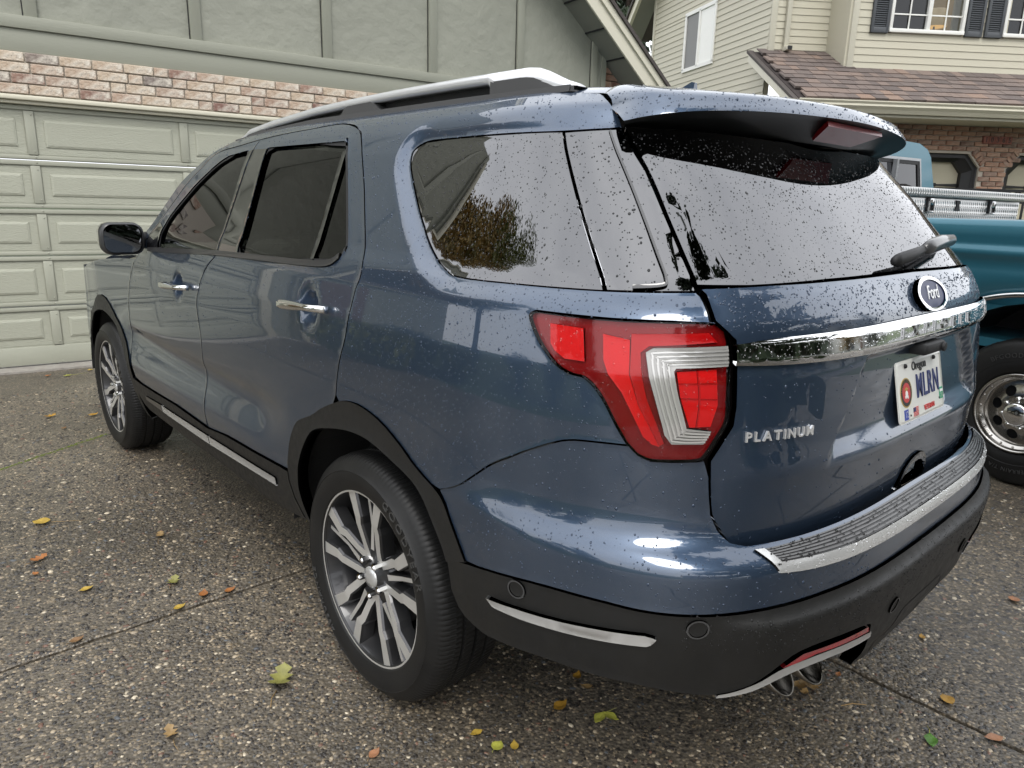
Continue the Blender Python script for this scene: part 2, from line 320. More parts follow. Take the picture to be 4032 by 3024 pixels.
def offset_poly(p,d):
    """d>0 shrinks"""
    s=1 if area(p)>0 else -1; o=[]; n=len(p)
    for i in range(n):
        a,b,c=np.array(p[i-1]),np.array(p[i]),np.array(p[(i+1)%n]); e1=(b-a)/(np.linalg.norm(b-a)+1e-12); e2=(c-b)/(np.linalg.norm(c-b)+1e-12)
        n1=np.array([-e1[1],e1[0]])*s; n2=np.array([-e2[1],e2[0]])*s; m=n1+n2; l=m@m
        m=m/max(l,.5)*2 if l>1e-6 else n1
        o.append(tuple(b+m*d))
    return o
def inside(P,poly):
    x,y=P[:,0],P[:,1]; r=np.zeros(len(P),bool); n=len(poly)
    for i in range(n):
        x1,y1=poly[i]; x2,y2=poly[(i+1)%n]
        if y1==y2: continue
        c=((y1>y)!=(y2>y))&(x<(x2-x1)*(y-y1)/(y2-y1)+x1); r^=c
    return r
def seg_dist(P,poly,closed=True):
    d=np.full(len(P),1e9); n=len(poly)
    for i in range(n if closed else n-1):
        a=np.array(poly[i]); b=np.array(poly[(i+1)%n]); e=b-a; l=e@e+1e-12
        t=np.clip(((P-a)@e)/l,0,1); d=np.minimum(d,np.linalg.norm(P-a-t[:,None]*e,axis=1))
    return d
def triangulate(outer,holes,hs):
    loops=[outer]+list(holes); allp=np.array([q for l in loops for q in l])
    lo=np.array(outer).min(0); hi=np.array(outer).max(0)
    gx=np.arange(lo[0]+hs*.5,hi[0],hs); gy=np.arange(lo[1]+hs*.5,hi[1],hs)
    if len(gx) and len(gy):
        G=np.stack(np.meshgrid(gx,gy,indexing='ij'),-1).reshape(-1,2)
        k=inside(G,outer)
        for h in holes: k&=~inside(G,h)
        G=G[k]
        if len(G):
            dd=np.full(len(G),1e9)
            for l in loops: dd=np.minimum(dd,seg_dist(G,l))
            G=G[dd>hs*.45]
    else: G=np.zeros((0,2))
    pts=np.concatenate([allp,G]) if len(G) else allp
    E=[];k=0
    for l in loops: E+=[(k+i,k+(i+1)%len(l)) for i in range(len(l))]; k+=len(l)
    r=delaunay_2d_cdt([Vector(p) for p in pts],E,[],0,1e-7,True)
    V=np.array([v[:] for v in r[0]]); T=np.array([f for f in r[2]])
    c=V[T].mean(1); keep=inside(c,outer)
    for h in holes: keep&=~inside(c,h)
    T=T[keep]; a=V[T]; ar=(a[:,1,0]-a[:,0,0])*(a[:,2,1]-a[:,0,1])-(a[:,2,0]-a[:,0,0])*(a[:,1,1]-a[:,0,1])
    T=np.where(ar[:,None]>0,T,T[:,::-1]); T=T[np.abs(ar)>1e-10]
    return V,T
def FS(q,v,off=0.,gate=False,dfun=None):
    q=np.asarray(q,float); v=np.asarray(v,float); P=surf(q,v,gate); n=-surf_n(q,v,gate); o=off+(dfun(q,v) if dfun is not None else 0*q)
    return P+n*o[...,None]
def FN(q,v,off=0.,gate=False,dfun=None,e=.003):
    a=FS(q+e,v,off,gate,dfun)-FS(q-e,v,off,gate,dfun); b=FS(q,v+e,off,gate,dfun)-FS(q,v-e,off,gate,dfun)
    n=-np.cross(a,b); return n/(np.linalg.norm(n,axis=-1,keepdims=True)+1e-12)
def panel(name,outline,mat,parent,holes=(),gate=False,off=0.,hs=.02,rim=.012,gap=.0024,dfun=None,mirror=False,label=None,step=.014):
    outl=clean(outline); outl=dens(outl,step)
    if gap: outl=offset_poly(outl,gap)
    hol=[]
    for h in holes:
        h=dens(clean(h),step); hol.append(offset_poly(h,-gap) if gap else h)
    V,T=triangulate(outl,hol,hs); q,v=V[:,0],V[:,1]
    P=FS(q,v,off,gate,dfun); N=FN(q,v,off,gate,dfun); F=[tuple(t[::-1]) for t in T]
    if rim:
        cnt={}
        for t in T:
            for i in range(3):
                e=(t[i],t[(i+1)%3]); cnt[e]=1
        be=[e for e in cnt if (e[1],e[0]) not in cnt]
        ids=sorted({i for e in be for i in e}); top={i:len(P)+k for k,i in enumerate(ids)}; bot={i:len(P)+len(ids)+k for k,i in enumerate(ids)}
        # outward side normals of the rim
        sn={i:np.zeros(3) for i in ids}
        for a,b in be:
            d=P[b]-P[a]; m=np.cross(d,N[a]); m/=np.linalg.norm(m)+1e-12
            sn[a]+=m; sn[b]+=m
        S=np.array([sn[i]/(np.linalg.norm(sn[i])+1e-12) for i in ids])
        Nb=.75*N[ids]+.65*S; Nb/=np.linalg.norm(Nb,axis=1,keepdims=True)
        N=N.copy(); N[ids]=.98*N[ids]+.12*S; N[ids]/=np.linalg.norm(N[ids],axis=1,keepdims=True)
        P=np.concatenate([P,P[ids],P[ids]-N[ids]*rim+0*S]); N=np.concatenate([N,S,S])
        F+=[(top[a],top[b],bot[b],bot[a])[::1] for a,b in be]
    o=mk(name,P,F,mat,parent,True,N)
    if label: o['label']=label
    if mirror:
        Pm=P*np.array([-1,1,1]); Nm=N*np.array([-1,1,1]); o2=mk(name,Pm,[f[::-1] for f in F],mat,parent,True,Nm)
        if label: o2['label']=label.replace('left','right')
    return o
def mirror_line(p): return [(-2*QL-q,v) for q,v in p[::-1]]
def strip(name,line,w,mat,parent,off=.003,gate=False,rim=.004,mirror=False,hs=.02,closed=False,label=None,dfun=None):
    """a band of width w along a (q,v) polyline"""
    L=clean(cr(line,5,closed)) if len(line)>2 else line; P=np.array(L); n=len(P)
    if closed: d=np.roll(P,-1,0)-np.roll(P,1,0)
    else: d=np.gradient(P,axis=0)
    d/=np.linalg.norm(d,axis=1,keepdims=True)+1e-12; nn=np.stack([-d[:,1],d[:,0]],1)
    A=P+nn*w/2; B=P-nn*w/2
    if closed: return panel(name,[tuple(x) for x in A],mat,parent,holes=[[tuple(x) for x in B]],gate=gate,off=off,hs=hs,rim=rim,gap=0,mirror=mirror,label=label) if abs(area([tuple(x) for x in A]))>abs(area([tuple(x) for x in B])) else panel(name,[tuple(x) for x in B],mat,parent,holes=[[tuple(x) for x in A]],gate=gate,off=off,hs=hs,rim=rim,gap=0,mirror=mirror,label=label)
    return panel(name,[tuple(x) for x in A]+[tuple(x) for x in B[::-1]],mat,parent,gate=gate,off=off,hs=hs,rim=rim,gap=0,mirror=mirror,label=label,dfun=dfun)
# ------------------------------------------------------------------ the parked SUV
CAR=empty('parked_suv',(0,0,0),0,'wet dark blue metallic sport utility vehicle parked facing the sage garage','car')
arch_o=[(.52,.44),(.575,.50),(.596,.56),(.59,.64),(.561,.722),(.489,.806),(.381,.873),(.274,.911),(.176,.927),(.060,.919),(-.045,.891),(-.141,.843),(-.212,.786),(-.260,.719),(-.313,.647)]
arch_i=[(-.255,.622),(-.226,.668),(-.150,.760),(-.054,.823),(.061,.863),(.178,.868),(.282,.849),(.382,.806),(.46,.74),(.515,.655),(.535,.57),(.525,.50),(.49,.44)]
FQ=2.86-YC
def arcf(r,a0,a1,n=22): return [(FQ+r*math.cos(a0+(a1-a0)*i/n),.375+r*math.sin(a0+(a1-a0)*i/n)) for i in range(n+1)]
ao=cr(arch_o,5); ai=cr(arch_i,5)
g_rq=cr(O['gap_rq'],5); g_ff=cr(O['gap_ff'][:-1],5); g_fd=cr(O['gap_fd'],5)
g_roof=cr([(.66,1.712)]+O['gap_roof'],5)
# quarter window bay and its bevel
qw=cr(O['qwin'][:9],4)[:-1]+[(-.645,1.313)]
bay_line=cr([(-.733,1.659),(-.525,1.646),(-.287,1.643),(.062,1.641),(.15,1.637),(.19,1.62),(.191,1.597),(.166,1.561),(.083,1.484),(-.006,1.412),(-.098,1.353),(-.172,1.321),(-.237,1.309),(-.41,1.310),(-.645,1.313),(-.845,1.318)],4)
def d_quarter(q,v):
    P=np.stack([np.ravel(q),np.ravel(v)],1); d=seg_dist(P,bay_line,False).reshape(np.shape(q)); return -.017*(1-ss(-.004,.056,d))
gap_ff_up=[(1.226,1.248),(1.212,1.275),(1.318,1.66),(1.33,1.697)]
def handle_dimple(q0,v0):
    return lambda q,v: -.022*np.exp(-(((q-q0)/.045)**2+((v-v0)/.05)**2)**2)
# rear door
roof_part=[p for p in g_roof if p[0]<1.33]
rear_door=g_rq[::-1][:-2]+[(.66,1.712)]+roof_part[1:]+gap_ff_up[::-1]+g_ff+[(1.139,.57),(.791,.582),(.61,.588)]+[p for p in ao if p[0]>.28 and p[1]>.58]
rwin=cr(O['rwin'][1:8],4)+[(1.02,1.272),(1.179,1.65)]
panel('rear_door',rear_door,paint,CAR,holes=[offset_poly(clean(rwin),-.002)],mirror=True,dfun=handle_dimple(.44,1.152))
fwin=[(1.364,1.652)]+cr(O['fwin'][1:6],4)+[(1.235,1.268)]
front_door=gap_ff_up+[p for p in g_roof if p[0]>1.36]+[(2.2,1.215),(2.306,1.141)]+g_fd[1:]+[(2.303,.535),(1.752,.556),(1.361,.547)]+g_ff[::-1][:-1]
panel('front_door',front_door,paint,CAR,holes=[offset_poly(clean(fwin),-.002)],mirror=True,dfun=handle_dimple(1.63,1.10))
for nm,w_,m_ in (('rear_door_window',rwin,gl_rear),('front_door_window',fwin,gl_front)):
    panel(nm,offset_poly(clean(w_),-.008),m_,CAR,off=-.012,rim=0,gap=0,hs=.03,mirror=True)
    strip('window_seal',offset_poly(clean(w_),.004)[::1],.012,mblack,CAR,off=-.004,rim=.006,closed=True,mirror=True)
strip('window_divider',O['vent'],.022,gblack,CAR,off=-.004,mirror=True)
panel('pillar_trim',[(1.228,1.272),(1.358,1.65),(1.322,1.655),(1.216,1.272)],gblack,CAR,off=.0015,rim=.004,gap=.001,mirror=True)
panel('pillar_trim',[(1.208,1.272),(1.310,1.655),(1.185,1.65),(1.026,1.272)],gblack,CAR,off=.0015,rim=.004,gap=.001,mirror=True)
strip('belt_moulding',[(2.06,1.226),(1.6,1.246),(1.235,1.262),(.9,1.270),(.5,1.279),(.36,1.289),(.313,1.312)],.018,M('wet_black_trim',(.02,.02,.022),.35,coat=.3),CAR,off=.005,rim=.01,mirror=True)
panel('mirror_sail',[(1.952,1.33),(1.915,1.238),(2.08,1.228),(2.10,1.27),(2.035,1.352)],gblack,CAR,off=.002,rim=.006,mirror=True)
# quarter panel with the roof side rail
lampP=cr(O['lamp'],4,True)
lamp_top=[(-.903,1.229),(-.881,1.252),(-.79,1.2545),(-.666,1.2535),(-.557,1.2545),(-.505,1.255),(-.492,1.25)]
lamp_low=cr([(-.492,1.25),(-.49,1.238),(-.514,1.199),(-.554,1.158),(-.589,1.14),(-.621,1.135),(-.648,1.114),(-.67,1.083),(-.692,1.044),(-.716,1.009)],4)
quarter=[(-.645,1.738),(-.66,1.731)]+cr([(-.66,1.731),(-.696,1.703),(-.724,1.68),(-.735,1.66)],3)+bay_line[1:]+[(-.854,1.308),(-.866,1.258),(-.881,1.252)]+lamp_top[2:]+lamp_low[1:]+cr(O['bq'][::-1],4)+[p for p in ao[::-1] if p[0]<.27 and p[1]>.80 and p[0]>-.22]+g_rq[::-1]+[(.66,1.712)]+g_roof[1:]+[(2.21,1.235),(2.14,1.345),(2.05,1.46),(1.94,1.60),(1.86,1.69),(1.72,1.738),(1.2,1.745),(.6,1.745),(0,1.745),(-.4,1.745)]
panel('quarter_panel',quarter,paint,CAR,dfun=d_quarter,hs=.0105,step=.008,mirror=True)
qwo=cr([(.15,1.637),(.19,1.62),(.191,1.597),(.166,1.561),(.083,1.484),(-.006,1.412),(-.098,1.353),(-.172,1.321),(-.237,1.309),(-.41,1.310)],4)+[(-.645,1.313),(-.519,1.646),(-.287,1.643),(.062,1.641)]
panel('quarter_window',qwo,gl_priv,CAR,off=-.018,rim=.006,gap=.0015,hs=.03,mirror=True)
panel('pillar_window',[(-.652,1.313),(-.845,1.318),(-.844,1.323),(-.816,1.442),(-.785,1.56),(-.733,1.659),(-.527,1.646)],gl_priv,CAR,off=-.018,rim=.008,gap=.0025,hs=.02,mirror=True)
strip('pillar_moulding',[(-.692,1.65),(-.725,1.56),(-.754,1.463),(-.772,1.385),(-.781,1.341),(-.773,1.328),(-.709,1.322)],.007,M('moulding_gloss',(.03,.03,.032),.1,coat=1),CAR,off=-.013,rim=.006,mirror=True)
# tail lamp
for part,key,mt,of in (('tail_lamp','lamp',red_d,-.012),('side_reflector','lamp_reflex',red_m,-.004),('brake_lamp','lamp_bar',red_m,-.003),('red_bezel','lamp_top',red_b,-.006),('clear_band','lamp_clear',clr,-.003),('rear_reflector','lamp_rev',red_m,-.004)):
    o=panel(part,cr(O[key],4,True) if key=='lamp' else O[key],mt,CAR,off=of if key!='lamp_clear' else .0062,rim=.012 if key=='lamp' else .006,gap=.0005 if key=='lamp' else 0,hs=.012,step=.008,mirror=True)
for k,(q0,v0,q1,v1) in enumerate([]): pass
def sub(line,mat,w_,off,nm): strip(nm,line,w_,mat,CAR,off=off,rim=.004,hs=.012,mirror=True)
for t in (.2,.4,.6,.8):   # ribs of the clear band
    a=np.array([(-.902,1.209),(-.76,1.2025),(-.745,1.192),(-.752,1.146),(-.786,1.036),(-.80,1.0185),(-.861,1.0195)]); b=np.array([(-.904,1.171),(-.802,1.1665),(-.797,1.16),(-.806,1.118),(-.826,1.049),(-.832,1.0475),(-.875,1.044)])
    strip('lamp_rib',[tuple(x) for x in a*(1-t)+b*t],.004,M('clear_rib',(.52,.51,.49),.15,.5,coat=1),CAR,off=.0085,rim=.003,hs=.02,mirror=True)
strip('lamp_rib',[(-.845,1.163),(-.852,1.1),(-.848,1.05)],.003,red_b,CAR,off=-.002,rim=.002,mirror=True)
strip('lamp_rib',[(-.808,1.135),(-.888,1.137)],.002,red_b,CAR,off=-.002,rim=.002,mirror=True)
strip('lamp_rib',[(-.814,1.106),(-.889,1.105)],.002,red_b,CAR,off=-.002,rim=.002,mirror=True)
panel('tail_lamp_lens',lampP,lens,CAR,off=.004,rim=.012,gap=.0005,hs=.012,step=.008,mirror=True,label='red left tail lamp lens wrapping the corner')
# rear glass, liftgate
gate_L=cr([(-.737,1.657),(-.785,1.56),(-.815,1.442),(-.839,1.324)],4)
rg=gate_L+[(-.96,1.324),(-1.2,1.331),(-QL,1.336)]; rg=rg+mirror_line(rg)[1:]
panel('rear_window',rg,gl_priv,CAR,gate=True,off=-.006,rim=.012,gap=.003,hs=.03)
def d_gate(q,v):
    P=surf(q,v,True); x=np.abs(P[...,0]); z=P[...,2]
    # pocket around the number plate: trapezoid widening downwards
    half=.34+(1.165-z)/.17*.12; e=ss(0,.03,half-x)*ss(.935,1.0,z)*ss(1.172,1.155,z)
    d=-.022*e
    d+=.005*np.exp(-((z-.955)/.035)**2)*ss(.74,.6,x)   # crease under the pocket
    return d
gl=O['gate_mid']; gate_left=[(-.842,1.317),(-.854,1.306),(-.868,1.258),(-.896,1.235),(-.9105,1.222)]+[(-.9135,1.19),(-.915,1.095),(-.910,1.056),(-.868,.987)]+cr(O['gate_lowg'],3)
gtop=[(-.842,1.317),(-1.0,1.3235),(-1.2,1.327),(-QL,1.331)]
gp=gtop[::-1]+gate_left[1:]+[(-1.06,.757),(-1.3,.757),(-QL,.757)]; gp=gp[:-1]+mirror_line(gp)[:-1]
hp=[(-QL+.105,.800),(-QL+.072,.895),(-QL-.072,.905),(-QL-.105,.800)]; hp_in=offset_poly(chaikin(hp,2),.016)
panel('liftgate',gp,paint,CAR,holes=[hp_in],gate=True,hs=.016,dfun=d_gate,gap=.002,rim=.015)
hc=[(-.905,1.214),(-.907,1.174)]+cr([(-.907,1.174),(-1.03,1.172),(-1.36,1.170),(-QL,1.170)],4)[1:]; hu=cr([(-.905,1.214),(-1.03,1.226),(-1.36,1.231),(-QL,1.232)],4)
cb=hc+hu[::-1][1:-1]; cb=hc[:-1]+[(-QL,1.170)]+mirror_line(hc)[1:]+mirror_line(hu)[::-1][::-1][1:-1] if False else None
low=cr([(-.907,1.174),(-1.03,1.172),(-1.36,1.170),(-QL,1.170)],4); up=cr([(-.905,1.214),(-1.03,1.226),(-1.36,1.231),(-QL,1.232)],4)
chp=low+mirror_line(low)[1:]+(up+mirror_line(up)[1:])[::-1]
def d_chrome(q,v): return .010*ss(1.165,1.186,v)*ss(1.236,1.214,v)
panel('chrome_bar',chp,chrome,CAR,gate=True,off=.006,rim=.012,gap=0,hs=.012,dfun=d_chrome)
def text_on(name,s,size,q0,v0,mat,gate=True,off=.0,depth=.004,shear=0,spacing=1,bold=0,dfun=None,sx=1):
    v,f=text_geo(s,size,depth,shear=shear,spacing=spacing,bold=bold); q=q0-v[:,0]*sx; vv=v0+v[:,1]
    P=FS(q,vv,0,gate,dfun)-surf_n(q,vv,gate)*(off+v[:,2]+depth/2)[:,None]
    return mk(name,P,f,mat,CAR)
def word_on(nm,word,size,q0,v0,mat,gapw,off,depth,shear=0,sx=1,bold=0):
    g=[text_geo(c,size,depth,shear=shear,bold=bold) for c in word]; wd=[(v[:,0].max()-v[:,0].min())*sx for v,_ in g]; x=-(sum(wd)+gapw*(len(word)-1))/2
    for (v,f),w_ in zip(g,wd):
        xx=(v[:,0]-v[:,0].min())*sx+x; x+=w_+gapw; q=q0-xx; vv=v0+v[:,1]
        mk(nm,FS(q,vv,0,True,None)-surf_n(q,vv,True)*(off+v[:,2]+depth/2)[:,None],f,mat,CAR)
word_on('trim_letter','PLATINUM',.0265,-1.022,1.032,M('letter_silver',(.72,.72,.72),.22,.55),.0065,.001,.005,bold=.0006,sx=1.06)
word_on('bar_letter','EXPLORER',.036,-QL-.035,1.200,M('chrome_letter',(.32,.32,.32),.2,1),.034,.0165,.003,shear=.15,sx=1.45,bold=.0005)
# badge
bq0,bv0=-QL-.028,1.274; th=np.linspace(0,2*np.pi,40,endpoint=False)
def oval(a,b): return [(bq0+a*math.cos(t),bv0+b*math.sin(t)) for t in th]
panel('badge_ring',oval(.098,.0385),chrome,CAR,holes=[oval(.084,.031)],gate=True,off=.013,rim=.014,gap=0,hs=.01,step=.01)
panel('badge_oval',oval(.085,.0315),M('badge_blue',(.010,.016,.07),.3,spec=.15),CAR,gate=True,off=.0105,rim=.004,gap=0,hs=.01,step=.01)
text_on('badge_lettering','Ford',.044,bq0,bv0+.002,satin,off=.0105,depth=.002,shear=.35,sx=1.0,bold=.0002,spacing=.92)
# number plate
pl=empty('number_plate_pivot'); pl.parent=CAR; pl.name='number_plate'; pl.location=(.0,-1.096,1.0489); pl.rotation_euler=(-math.atan(.2295),0,0)
def rrect(w_,h_,r,n=5):
    o=[]
    for cx,cy,a in ((w_/2-r,h_/2-r,0),(-w_/2+r,h_/2-r,90),(-w_/2+r,-h_/2+r,180),(w_/2-r,-h_/2+r,270)):
        for i in range(n): t=math.radians(a+90*i/(n-1)); o.append((cx+r*math.cos(t),cy+r*math.sin(t)))
    return o
pf=lambda u,v,h:(u,-h,v)
b=MB(); b.prism(rrect(.305,.152,.012),-.002,.0,pf); recalc(b.build('plate_blank',white_plate,pl))
b=MB(); ro=rrect(.300,.147,.011); ri=rrect(.290,.137,.008); n=len(ro)
b.add([pf(u,v,.0004) for u,v in ro]+[pf(u,v,.0022) for u,v in ri],[(i,(i+1)%n,n+(i+1)%n,n+i) for i in range(n)]); recalc(b.build('plate_rim',white_plate,pl))
b=MB(); b.box(-.11,.11,.004,.03,-.05,.05); b.build('plate_bracket',mblack,pl)
def ptext(nm,s,size,x,z,mat,sx=1,bold=0,depth=.0012,sp=1):
    v,f=text_geo(s,size,depth,bold=bold,spacing=sp); return mk(nm,[(x+a*sx,-.0006-c-depth/2,z+b_) for a,b_,c in v],f,mat,pl)
ptext('plate_state','Oregon',.030,-.005,.055,blackink,1.0,.0006)
ptext('plate_number','MLRN',.086,.044,.0,navy,.64,.0004,.002,1.12)
ptext('plate_word','VETERAN',.0185,.045,-.058,redink,.9,.0002)
for (x,z) in ((-.095,.062),(.095,.062)):
    b=MB(); b.lathe([(0,.006),(-.004,.005),(-.006,.001)],10,'y',(x,-.001,z)); b.build('plate_screw',mblack,pl,True)
for (x,z) in ((-.08,-.062),(.118,-.048)):
    b=MB(); b.lathe([(0,.003),(-.0012,.002),(-.0014,.0002)],8,'y',(x,-.0008,z)); b.build('plate_screw',mblack,pl)
def disc(nm,r,x,z,h,mat,sz=1): 
    b=MB(); pts=[(x+r*math.cos(t),z+r*sz*math.sin(t)) for t in th]; b.prism(pts,.0,h,pf); return recalc(b.build(nm,mat,pl))
disc('seal_rim',.0365,-.098,-.003,.0008,goldink); disc('seal_ring',.0335,-.098,-.003,.0011,blackink); disc('seal_field',.0245,-.098,-.003,.0014,redink)
b=MB()
for r,x,z in ((.0075,-.098,-.006),(.004,-.092,-.014),(.0035,-.105,-.013)):
    b.prism([(x+r*math.cos(t),z+r*1.15*math.sin(t)) for t in th[::3]],.0,.0018,pf)
recalc(b.build('seal_emblem',whiteink,pl)); b=MB(); b.prism([(-.112,.005),(-.098,.011),(-.084,.005),(-.093,.004),(-.098,.001),(-.103,.004)],0,.0018,pf); recalc(b.build('seal_wings',goldink,pl))
for k,ch in enumerate('UNITED STATES'):
    a=math.radians(165-150*k/12); v,f=text_geo(ch,.009,.0004); R_=.0288; mk('seal_lettering',[(-.098+(R_+y_)*math.cos(a)+x_*math.sin(a),-.0014,-.003+(R_+y_)*math.sin(a)-x_*math.cos(a)) for x_,y_,z_ in v],f,goldink,pl) if ch!=' ' else None
b=MB(); b.box(-.118,-.094,-.0012,0,-.069,-.044); b.build('month_sticker',blueink,pl); 
v,f=text_geo('12',.022,.0004); mk('sticker_number',[(-.106+a*.9,-.0016,-.0565+b_) for a,b_,c in v],f,whiteink,pl)
b=MB(); b.box(.122,.146,-.0012,0,-.052,-.022); b.build('year_sticker',greenink,pl)
v,f=text_geo('26',.016,.0004); mk('sticker_number',[(.134+a*.9,-.0016,-.043+b_) for a,b_,c in v],f,whiteink,pl)
b=MB(); b.box(.124,.144,-.0016,0,-.034,-.027); b.build('sticker_band',whiteink,pl)
for k in range(7):
    b=MB(); b.box(-.06,-.028,-.0012,0,-.070+k*.0036,-.070+k*.0036+.0019); b.build('flag_stripe',redink,pl)
b=MB(); b.box(-.06,-.047,-.0015,0,-.057,-.0465); b.build('flag_canton',navy,pl)
# licence lamp and camera pod under the bar
b=MB(); b.box(-.06,.075,-1.115,-1.06,1.135,1.163,bev=.008); b.lathe([(0,.012),(-.006,.011),(-.007,.001)],12,'y',(.05,-1.116,1.148)); b.build('reversing_camera',mblack,CAR,auto=40)
# grip recess low on the gate
def d_pock(q,v): return d_gate(q,v)
panel('grip_frame',chaikin(hp,2),gblack,CAR,holes=[hp_in],gate=True,off=.006,rim=.006,gap=0,hs=.02,dfun=d_gate)
hpi=np.array([(-QL+.088,.808),(-QL+.060,.884),(-QL-.060,.892),(-QL-.088,.808)]); 
P0=FS(hpi[:,0],hpi[:,1],.004,True,d_gate); P1=P0+np.array([[.006,.055,.016],[.012,.012,-.012],[-.012,.012,-.012],[-.006,.055,.016]])
o=mk('grip_pocket',np.concatenate([P0,P1]),[(0,1,5,4),(1,2,6,5),(2,3,7,6),(3,0,4,7),(4,5,6,7)],M('pocket_sky_sheen',(.62,.65,.68),.25,.25),CAR)  # pale silver colour stands in for sky reflected in the pocket
# wiper
b=MB(); b.tube([(.385,-.985,1.398),(.34,-1.005,1.402),(.20,-1.022,1.398),(.10,-1.032,1.389),(.055,-1.032,1.384)],[.008,.016,.021,.02,.012],10,sx=.8); b.build('wiper_arm',M('wiper_grey',(.05,.05,.052),.3,coat=.4),CAR,True)
b=MB(); b.tube([(.07,-1.03,1.384),(-.02,-1.034,1.372),(-.11,-1.036,1.362),(-.135,-1.034,1.36)],[.012,.016,.017,.01],8,sx=.7); b.build('wiper_blade',mblack,CAR,True)
# bumper
bt=cr([(-.255,.625),(-.321,.643),(-.497,.678),(-.632,.685),(-.722,.681),(-.808,.681),(-.934,.685),(-1.061,.686),(-1.23,.686),(-QL,.684)],4)
arch_tail=[(-.221,.801),(-.260,.719),(-.313,.647)]
bu=cr(O['bq'],4)+[(-.736,.991),(-.761,.981),(-.803,.981),(-.853,.983),(-.868,.985),(-.883,.943),(-.89,.894),(-.905,.866),(-.925,.838),(-.955,.826),(-1.1,.824),(-1.4,.826),(-QL,.828)]
half=bu; bl=[(-.313,.6455)]+[p for p in bt if p[0]<-.33]
poly=half+mirror_line(half)[1:]+mirror_line([(-.313,.6455),(-.26,.719)])[::-1][:0]+[(-2*QL+.313,.6455)]+[(-2*QL-q,v) for q,v in bl[1:]][:-1]+bl[::-1]
poly=poly[:-1]+[(-.313,.6455),(-.26,.719)]
panel('bumper_cover',poly,paint,CAR,hs=.016,gap=.0015,rim=.012)
def d_clad(q,v):
    qq=np.where(q<-QL,-2*QL-q,q); return .006+.026*ss(.687,.660,v)*ss(-.84,-1.0,qq)-.02*ss(.50,.40,v)*ss(-1.25,-1.4,qq)
bb=cr([(-.32,.494),(-.382,.483),(-.443,.491),(-.545,.504),(-.649,.504),(-.742,.502),(-.821,.49),(-.87,.485),(-.903,.492),(-.95,.517),(-.996,.556),(-1.051,.584),(-1.16,.583),(-1.286,.567),(-1.315,.54),(-1.34,.44),(-1.37,.385),(-1.5,.36),(-QL,.352)],3)
cf=[(-.262,.60),(-.272,.55),(-.295,.51)]
poly=bt+mirror_line(bt)[1:]+[(-2*QL-q,v) for q,v in cf]+[(-2*QL-q,v) for q,v in bb][:-1]+bb[::-1]+cf[::-1]
panel('bumper_cladding',poly,clad,CAR,hs=.018,gap=.001,rim=.03,dfun=d_clad)
# towing cover outline and centre ducts
strip('cover_seam',[(-1.485,.375),(-1.487,.47),(-1.497,.505),(-1.53,.520),(-QL,.522),(-2*QL+1.53,.520),(-2*QL+1.487,.47),(-2*QL+1.485,.375)],.006,mblack,CAR,off=.0008,rim=.001,dfun=d_clad)
panel('reflector_strip',[(-1.008,.556),(-1.056,.577),(-1.287,.563),(-1.298,.546),(-1.10,.562),(-1.03,.556)],M('fog_red',(.30,.012,.02),.15,coat=1),CAR,off=.004,rim=.02,gap=0,mirror=True,dfun=d_clad)
vt=cr([(-.890,.489),(-.92,.501),(-.96,.524),(-1.0,.549),(-1.06,.556),(-1.15,.553),(-1.29,.540),(-1.32,.533)],3); vb=cr([(-1.325,.517),(-1.26,.521),(-1.15,.531),(-1.06,.533),(-1.0,.524),(-.95,.501),(-.91,.486),(-.888,.481)],3)
panel('valance_trim',vt+vb,satin,CAR,off=.003,rim=.03,gap=0,hs=.012,mirror=True,dfun=d_clad)
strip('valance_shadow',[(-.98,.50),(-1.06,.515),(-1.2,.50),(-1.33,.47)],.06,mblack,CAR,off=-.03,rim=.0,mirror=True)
ac=chaikin(O['accent'],1)
panel('accent_strip',ac,satin,CAR,off=.012,rim=.01,gap=0,hs=.02,mirror=True,dfun=lambda q,v:.004*ss(.0,.012,(v-(.588+(-.41-q)*.075))))
for q,v in O['sensors']+[(-1.407,.575)]:
    for r0,r1,nm,of in ((.0165,.0,'parking_sensor',.0085 if q>-1 else .0345),(.021,.0175,'sensor_ring',.0105 if q>-1 else .0365)):
        c=[(q+r0*math.cos(t),v+r0*math.sin(t)) for t in th[::2]]
        panel(nm,c,clad if r1==0 else M('sensor_ring_grey',(.05,.05,.05),.35),CAR,holes=[[(q+r1*math.cos(t),v+r1*math.sin(t)) for t in th[::2]]] if r1 else [],off=of,rim=.004,gap=0,hs=.02,step=.01,mirror=True)
